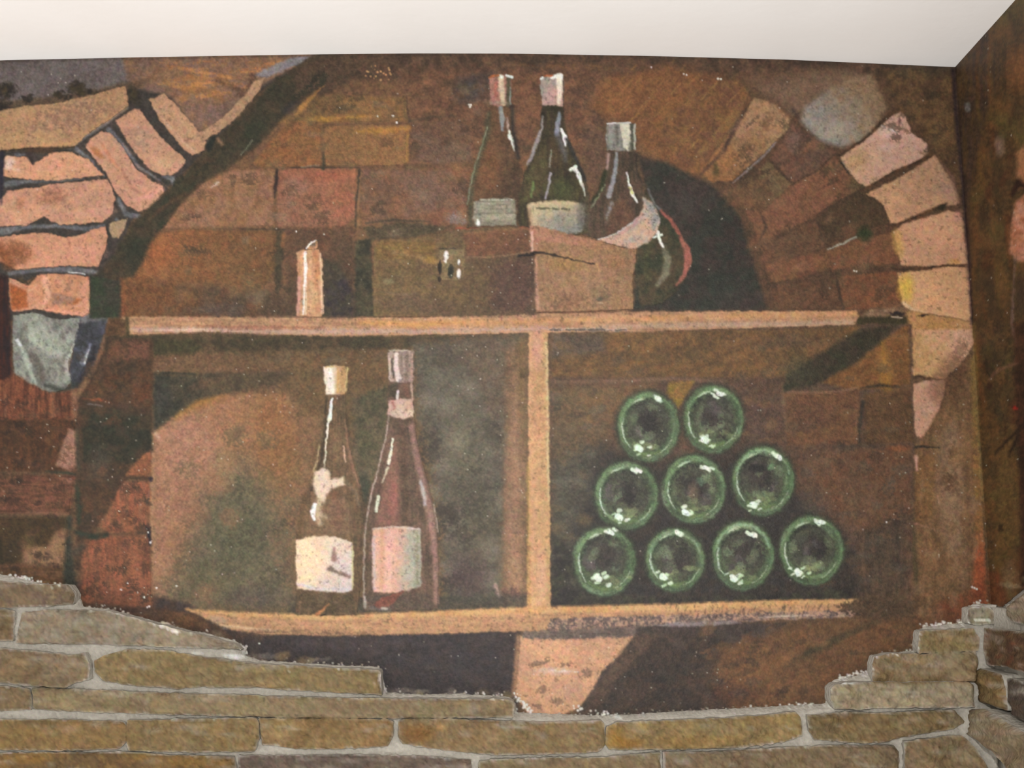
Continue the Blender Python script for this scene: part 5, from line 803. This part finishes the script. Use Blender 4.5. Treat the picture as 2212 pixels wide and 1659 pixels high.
def patch(pts, step):                     # quads filling an outline; border vertices sit on the outline
    xs = [p[0] for p in pts]; ys = [p[1] for p in pts]
    gx = np.arange(math.floor(min(xs)/step)*step, max(xs)+step, step); gy = np.arange(math.floor(min(ys)/step)*step, max(ys)+step, step)
    nx, ny = len(gx), len(gy)
    cx, cy = np.meshgrid(gx[:-1]+step/2, gy[:-1]+step/2)
    ins = inside(cx, cy, pts)
    j, i = np.nonzero(ins)
    q = np.stack([j*nx+i, (j+1)*nx+i, (j+1)*nx+i+1, j*nx+i+1], 1)
    u, inv = np.unique(q, return_inverse=True); q = inv.reshape(-1, 4)
    vx = gx[u % nx].astype(float); vy = gy[u//nx].astype(float)
    cnt = np.bincount(q.ravel(), minlength=len(u)); bd = np.nonzero(cnt < 4)[0]
    px, py = vx[bd], vy[bd]; best = np.full(len(bd), 1e18); nxp = px.copy(); nyp = py.copy()
    n = len(pts)
    for k in range(n):
        ax, ay = pts[k]; bx, by = pts[(k+1) % n]; dx, dy = bx-ax, by-ay
        t = np.clip(((px-ax)*dx+(py-ay)*dy)/(dx*dx+dy*dy+1e-9), 0, 1)
        qx, qy = ax+t*dx, ay+t*dy; d = (px-qx)**2+(py-qy)**2; m = d < best
        best[m] = d[m]; nxp[m] = qx[m]; nyp[m] = qy[m]
    ok = best < (step*1.5)**2
    vx[bd[ok]] = nxp[ok]; vy[bd[ok]] = nyp[ok]
    e = np.concatenate([q[:, [0, 1]], q[:, [1, 2]], q[:, [2, 3]], q[:, [3, 0]]]); N = len(u)
    key = e[:, 0].astype(np.int64)*N+e[:, 1]; rev = e[:, 1].astype(np.int64)*N+e[:, 0]
    be = e[~np.isin(key, rev)]
    return vx, vy, q, be
def with_skirt(V, q, be, back, col, bcol, hard=False):
    if hard:                              # side faces with their own vertices, so the arris stays sharp
        ub, inv = np.unique(be, return_inverse=True); inv = inv.reshape(-1, 2); n = len(V); m = len(ub)
        bc = bcol if bcol.ndim == 2 else np.repeat(bcol.reshape(1, 3), m, 0)
        V2 = np.vstack([V, V[ub], back[ub]]); C2 = np.vstack([col, bc, bc])
        return V2, np.vstack([q, np.stack([n+inv[:, 1], n+inv[:, 0], n+m+inv[:, 0], n+m+inv[:, 1]], 1)]), C2
    ub, inv = np.unique(be, return_inverse=True); inv = inv.reshape(-1, 2); n = len(V)
    V2 = np.vstack([V, back[ub]]); C2 = np.vstack([col, bcol if bcol.ndim == 2 and len(bcol) == len(ub) else np.repeat(bcol.reshape(1, 3), len(ub), 0)])
    sk = np.stack([be[:, 1], be[:, 0], n+inv[:, 0], n+inv[:, 1]], 1)
    return V2, np.vstack([q, sk]), C2
PROUD = .00016
NF = [0]
def film(name, pts, parent, lvl, step=ST, label=None, jit=.5, seed=0, back=None):
    NF[0] += 1; lvl = lvl+NF[0]*.02
    vx, vy, q, be = patch(tidy(pts, 6, jit, seed) if jit else pts, step)
    y = -(.0008+PROUD*lvl)
    V = at(vx, vy, y); V[:, 0] = np.minimum(V[:, 0], XR)
    B_ = V.copy(); B_[:, 1] = -.0001-(.0008+PROUD*(lvl-1) if lvl else 0)
    c = sample(vx, vy)
    V2, F, C2 = with_skirt(V, q, be, B_, c, c[np.unique(be)], True)
    o = mesh_obj(name, V2, F, M_PAINT, parent, C2)
    if label: o['label'] = label
    return o

# ------------------------------------------------------------------ the room
def slab(name, x0, x1, y0, y1, z0, z1, mat):
    V = np.array([(x, y, z) for x in (x0, x1) for y in (y0, y1) for z in (z0, z1)], float)
    F = np.array([(0, 1, 3, 2), (4, 6, 7, 5), (0, 4, 5, 1), (2, 3, 7, 6), (0, 2, 6, 4), (1, 5, 7, 3)])
    o = mesh_obj(name, V, F, mat, smooth=False); o['kind'] = 'structure'; return o
cex = np.array([p[0] for p in CE]); cey = np.array([p[1] for p in CE])
xs = np.linspace(-60, 2057, 60); edge = at(xs, np.interp(xs, cex, cey), 0.)
zc = lambda x: np.interp(x, edge[:, 0], edge[:, 2])
ZT = float(edge[:, 2].max())
wall_back = slab('wall_back', -2.2, XR+.12, 0, .12, .95, ZT+.1, M_PLAS)
wall_right = slab('wall_right', XR, XR+.12, -1.7, 0, .95, ZT+.1, M_PLAS)
gx = np.r_[-2.2, np.linspace(edge[0, 0], XR, 70), XR+.001]; gyy = np.array([0, -.3, -.7, -1.2, -1.7])
AX, AY = np.meshgrid(gx, gyy); V = np.stack([AX.ravel(), AY.ravel(), (zc(AX)*1.0).ravel()], 1)
nx = len(gx); F = [(j*nx+i, j*nx+i+1, (j+1)*nx+i+1, (j+1)*nx+i) for j in range(len(gyy)-1) for i in range(nx-1)]
Vt = V.copy(); Vt[:, 2] = ZT+.1; n = len(V)
Ft = [(a+n, d+n, c+n, b+n) for a, b, c, d in F]
ring = [i for i in range(nx)]+[j*nx+nx-1 for j in range(1, len(gyy))]+[(len(gyy)-1)*nx+i for i in range(nx-2, -1, -1)]+[j*nx for j in range(len(gyy)-2, 0, -1)]
Fs = [(ring[k], ring[k]+n, ring[(k+1) % len(ring)]+n, ring[(k+1) % len(ring)]) for k in range(len(ring))]
ceiling = mesh_obj('ceiling', np.vstack([V, Vt]), np.array(F+Ft+Fs), M_CEIL); ceiling['kind'] = 'structure'
ceiling.data.polygons.foreach_set('use_smooth', np.zeros(len(ceiling.data.polygons), bool))

# ------------------------------------------------------------------ the mural on the back wall
top = [(x, float(np.interp(x, cex, cey))-1.0) for x in np.linspace(2075, -430, 60)]
main = [(-430, 1240)]+[tuple(p) for p in LOW]
main = tidy_open(main, 6, .8, 3)+[(2175, 1306), (2175, 132)]+top
vx, vy, q, be = patch(main, ST)
V = at(vx, vy, -.0008)
keep = (V[q, 0].min(1) < XR-.0001)
q = q[keep]; u, inv = np.unique(q, return_inverse=True); q = inv.reshape(-1, 4); V = V[u]; vx = vx[u]; vy = vy[u]
V[:, 0] = np.minimum(V[:, 0], XR-.0002); V[:, 2] = np.minimum(V[:, 2], zc(V[:, 0])-.0003)
mural = mesh_obj('mural', V, q, M_PAINT, None, sample(vx, vy))
mural['label'] = 'painted mural of an arched brick wine cellar niche with shelves, above the stone cladding'
mural['category'] = 'mural'

def group(name, key, parent, lvl, label=None, **k):
    pts = OUT[key]; return film(name, pts, parent, lvl, label=label, **k)
film('arch_underside', OUT['arch'], mural, 1, 2.4, 'dark shadowed underside of the painted front arch')
NB = [[(600, 238), (700, 207), (880, 212), (880, 260), (700, 264), (590, 266)], [(548, 352), (592, 302), (627, 266), (692, 266), (693, 358), (560, 360)], [(700, 270), (880, 268), (882, 350), (868, 357), (702, 358)], [(888, 266), (1040, 262), (1012, 352), (888, 356)],
      [(395, 440), (440, 397), (500, 370), (590, 368), (589, 486), (430, 490), (352, 494)], [(602, 370), (768, 367), (767, 488), (600, 488)], [(783, 368), (1008, 370), (1006, 474), (784, 486)], [(306, 558), (334, 507), (400, 500), (598, 502), (596, 600), (600, 680), (266, 680), (268, 604)], [(1702, 852), (1853, 846), (1856, 956), (1704, 958)], [(1870, 854), (1962, 842), (1972, 952), (1872, 956)],
      [(215, 1148), (245, 1095), (268, 1044), (318, 1042), (320, 1146)], [(190, 1172), (240, 1162), (322, 1164), (326, 1300), (190, 1300)]]
for k, p in enumerate(NB): film('brick', p, mural, 1, 2.4, seed=k)
for k, p in enumerate(OUT['in']+OUT['out']): film('brick', p, mural, 1 if k < len(OUT['in']) else 1.3, 2.2, seed=40+k)
for k, p in enumerate(OUT['ls']): film('stone', p, mural, 2, seed=80+k)
for k, p in enumerate([[(0, 912), (160, 912), (162, 1012), (0, 1010)], [(0, 1030), (158, 1030), (148, 1104), (0, 1104)], [(0, 1122), (144, 1122), (146, 1216), (0, 1216)], [(0, 858), (160, 856), (163, 902), (0, 902)]]): film('stone', [(x if x else -60, y) for x, y in p], mural, 1, 2.4, seed=95+k)
film('stone', OUT['col'], mural, 1, label='peach stone block under the painted lower shelf')
film('shelf', OUT['shelf1'], mural, 2, label='upper painted shelf, under the candle and the box')
film('shelf', OUT['shelf2'], mural, 2, label='lower painted shelf, under the bottles')
film('shelf_post', OUT['post'], mural, 1.7, label='pale painted post between the two shelves')
cndl = film('candle', OUT['candle'], mural, 3, label='pale painted candle on the upper shelf')
film('wick', [(660, 538), (671, 523), (684, 517), (686, 537)], cndl, 4, 1.5)
crate = film('wooden_box', OUT['boxL'], mural, 2.4, label='brown painted wooden box with a metal clasp')
film('side_panel', OUT['boxR'], crate, 5.2, label='paler tan end of the box')
film('clasp', OUT['clasp'], crate, 4, label='metal clasp with white glints')
BOT = [('b4', 'dark green painted bottle leaning behind the box, red-edged', 2.2, []),
       ('b1', 'painted bottle at the left of the top three, pink foil cap', 2.8, [('bottle_label', 'lab1'), ('foil_cap', 'cap1')]),
       ('b2', 'dark green painted bottle in the middle of the top three', 3.2, [('bottle_label', 'lab2'), ('foil_cap', 'cap2')]),
       ('b3', 'squat brown painted bottle with a crescent label by the box', 3.6, [('bottle_label', 'lab3'), ('foil_cap', 'cap3')]),
       ('c1', 'brown painted bottle stopped with a pale cork, lower shelf', 2.6, [('bottle_label', 'clab1'), ('cork', 'ccork')]),
       ('c2', 'painted bottle with pink highlights and a grey cap, lower shelf', 2.8, [('bottle_label', 'clab2'), ('foil_cap', 'ccap'), ('neck_band', 'cband')])]
for key, lab, lv, subs in BOT:
    o = film('wine_bottle', OUT[key], mural, lv, label=lab, seed=len(key)+int(lv*10))
    for nm, kk in subs: film(nm, OUT[kk], o, lv+.8, seed=int(lv*7))
for k in range(9):
    row = 'top row' if k < 2 else 'middle row' if k < 5 else 'bottom row'
    nth = ['left', 'right', 'left', 'centre', 'right', 'first', 'second', 'third', 'fourth'][k]
    film('bottle_end', OUT['e%d' % k], mural, 2, 1.6, label='green glass bottle end, %s in the %s of the painted stack' % (nth, row), seed=k)

# ------------------------------------------------------------------ the mural running on round the corner
yy = np.arange(-.62, -.0005, .0021); zz = np.arange(1.27, float(zc(XR)), .0015); zz[-1] = float(zc(XR))-.0003
AY, AZ = np.meshgrid(yy, zz); Vr = np.stack([np.full(AY.size, XR-.0008), AY.ravel(), AZ.ravel()], 1)
Vr[:, 1] = np.where(AY.ravel() > -.0025, -.0009, Vr[:, 1])
px, py = to_px(Vr)
nx = len(yy); J, I = np.meshgrid(np.arange(len(zz)-1), np.arange(nx-1), indexing='ij'); J = J.ravel(); I = I.ravel()
q = np.stack([J*nx+I, J*nx+I+1, (J+1)*nx+I+1, (J+1)*nx+I], 1)
q = q[:, ::-1]
lowr = np.interp(px, [2100, 2131, 2165, 2175, 2212, 2300, 2600], [1306, 1308, 1313, 1305, 1274, 1232, 1240])
keep = (py[q] < lowr[q]).all(1); q = q[keep]; u, inv = np.unique(q, return_inverse=True); q = inv.reshape(-1, 4)
pu, pv = np.maximum(px[u], 2057), py[u]
t_ = np.clip((pu-2235)/50, 0, 1)[:, None]
near = sample(np.minimum(pu, 2284), np.where(pv < 150, 300-pv, pv)); yv = np.clip(pv, 60, 1250)
yv = np.where(yv < 180, 360-yv, yv)
on = sample(2150+28*np.sin(pu*.021+yv*.004+1)+10*np.sin(pu*.05+yv*.011), yv*.82+190+30*np.sin(pu*.017))
m2 = mesh_obj('mural', Vr[u], q, M_PAINT, None, near*(1-t_)+on*t_)
m2['label'] = 'dark brown painted wood and stone streaks on the narrow right-hand wall'; m2['category'] = 'mural'

# ------------------------------------------------------------------ mortar and stones
GREY = np.array([.55, .51, .44])*ALB
low2 = tidy_open([tuple(p) for p in LOW], 6, .8, 3)
mp = [(-430, 1240)]+low2[:]+[(2150, 1306), (2150, 1762), (-430, 1762)]
vx, vy, q, be = patch(mp, 5.)
V = at(vx, vy, -.010)
nz = sample(vx, vy).mean(1); wob = np.interp(vx, [0, 2212], [0, 0])
d_top = seg_d(vx.astype(np.float32), vy.astype(np.float32), [tuple(p) for p in LOW], False)
rr = np.random.default_rng(5); bump_ = rr.normal(0, .0009, len(vx))
V[:, 1] = -(.0035+.0145*np.clip(d_top/12, 0, 1)) + bump_ + .0015*np.sin(vx*.05)*np.sin(vy*.11)
V[:, 0] = np.minimum(V[:, 0], XR-.0005)
Bk = V.copy(); Bk[:, 1] = .0002
mcol = np.where((sample(vx, vy).mean(1) > .56*ALB)[:, None], sample(vx, vy), GREY*(.92+.16*rr.random((len(vx), 1))))
V2, F, C2 = with_skirt(V, q, be, Bk, mcol, GREY)
mo = mesh_obj('mortar', V2, F, M_MORT, wall_back, C2); mo['label'] = 'pale grey mortar bed between the cladding stones'

def stone(pts, dep, right, seed):
    dep = max(dep, .027) if not right else dep
    r2 = np.random.default_rng(seed)
    w_ = max(p[0] for p in pts)-min(p[0] for p in pts)
    P_ = tidy(pts, 9, .9, seed)
    vx, vy, q, be = patch(P_, 5.)
    d = seg_d(vx.astype(np.float32), vy.astype(np.float32), P_)
    ph = r2.uniform(0, 6, 6)
    rel = .0022*np.sin(vx*.021+ph[0])+.0014*np.sin(vx*.055+vy*.09+ph[1])+.0010*np.sin(vx*.13-vy*.2+ph[2])+r2.normal(0, .0005, len(vx))
    rel += .0025*np.abs(np.sin(vx*.012+vy*.03+ph[3]))
    for _ in range(2):                    # a broken-off facet or two
        cx_, cy_ = r2.uniform(vx.min(), vx.max()), r2.uniform(vy.min(), vy.max()); an = r2.uniform(0, 6.28)
        u_ = (vx-cx_)*math.cos(an)+(vy-cy_)*math.sin(an)*1.6
        rel = rel-.0042*np.clip(u_/26, 0, 1)*(np.hypot(vx-cx_, vy-cy_) < 120)*np.clip(1-(np.hypot(vx-cx_, vy-cy_)-60)/60, 0, 1)
    rel = rel*1.25
    edge_ = np.clip(d/7, 0, 1); rnd = (1-(1-edge_)**2)
    t_ = dep*(.91+.09*rnd)+rel*rnd-.001
    t_ = np.maximum(t_, .0225 if not right else .012)
    col = sample(np.where(vx > 2284, 600+vx*.3, vx), np.where(vx > 2284, 1585+(vy % 14), vy))
    if not right:
        V = at(vx, vy, -dep); V[:, 1] = -t_; V[:, 0] = np.minimum(V[:, 0], XR-.002)
        Bk = V.copy(); Bk[:, 1] = -.0002
    else:
        V = at_x(vx, vy, XR-dep); V[:, 1] = np.minimum(V[:, 1], -.004); V[:, 0] = XR-t_
        Bk = V.copy(); Bk[:, 0] = XR-.0002
    V2, F, C2 = with_skirt(V, q, be, Bk, col, GREY*.95, True)
    return mesh_obj('stone', V2, F, M_STONE, wall_right if right else wall_back, C2)
for k, (pts, c1, c2, d) in enumerate(BACK): stone(pts, d, False, 300+k)
# mortar of the right wall
ym = np.arange(-.62, -.0005, .006); zm = np.arange(1.0, 1.5, .006)
AY, AZ = np.meshgrid(ym, zm); Vr = np.stack([XR-.008+rr.normal(0, .0008, AY.size), AY.ravel(), AZ.ravel()], 1)
Vr[:, 1] = np.where(AY.ravel() > -.008, -.0006, Vr[:, 1])
px, py = to_px(Vr); nx = len(ym); J, I = np.meshgrid(np.arange(len(zm)-1), np.arange(nx-1), indexing='ij'); J = J.ravel(); I = I.ravel()
q = np.stack([(J+1)*nx+I, (J+1)*nx+I+1, J*nx+I+1, J*nx+I], 1)
lowr = np.interp(px, [2100, 2131, 2165, 2175, 2212, 2300, 2600], [1302, 1304, 1309, 1301, 1270, 1228, 1236])
keep = (py[q] > lowr[q]).all(1); q = q[keep]; u, inv = np.unique(q, return_inverse=True); q = inv.reshape(-1, 4); Vr = Vr[u]
e = np.concatenate([q[:, [0, 1]], q[:, [1, 2]], q[:, [2, 3]], q[:, [3, 0]]]); key = e[:, 0].astype(np.int64)*len(u)+e[:, 1]; rev = e[:, 1].astype(np.int64)*len(u)+e[:, 0]
be = e[~np.isin(key, rev)]; Bk = Vr.copy(); Bk[:, 0] = XR+.0002
V2, F, C2 = with_skirt(Vr, q, be, Bk, np.repeat(GREY[None], len(Vr), 0)*.96, GREY)
mo2 = mesh_obj('mortar', V2, F, M_MORT, wall_right, C2)
for k, (pts, c1, c2, d) in enumerate(RIGHT+FAR): stone(pts, d, True, 400+k)
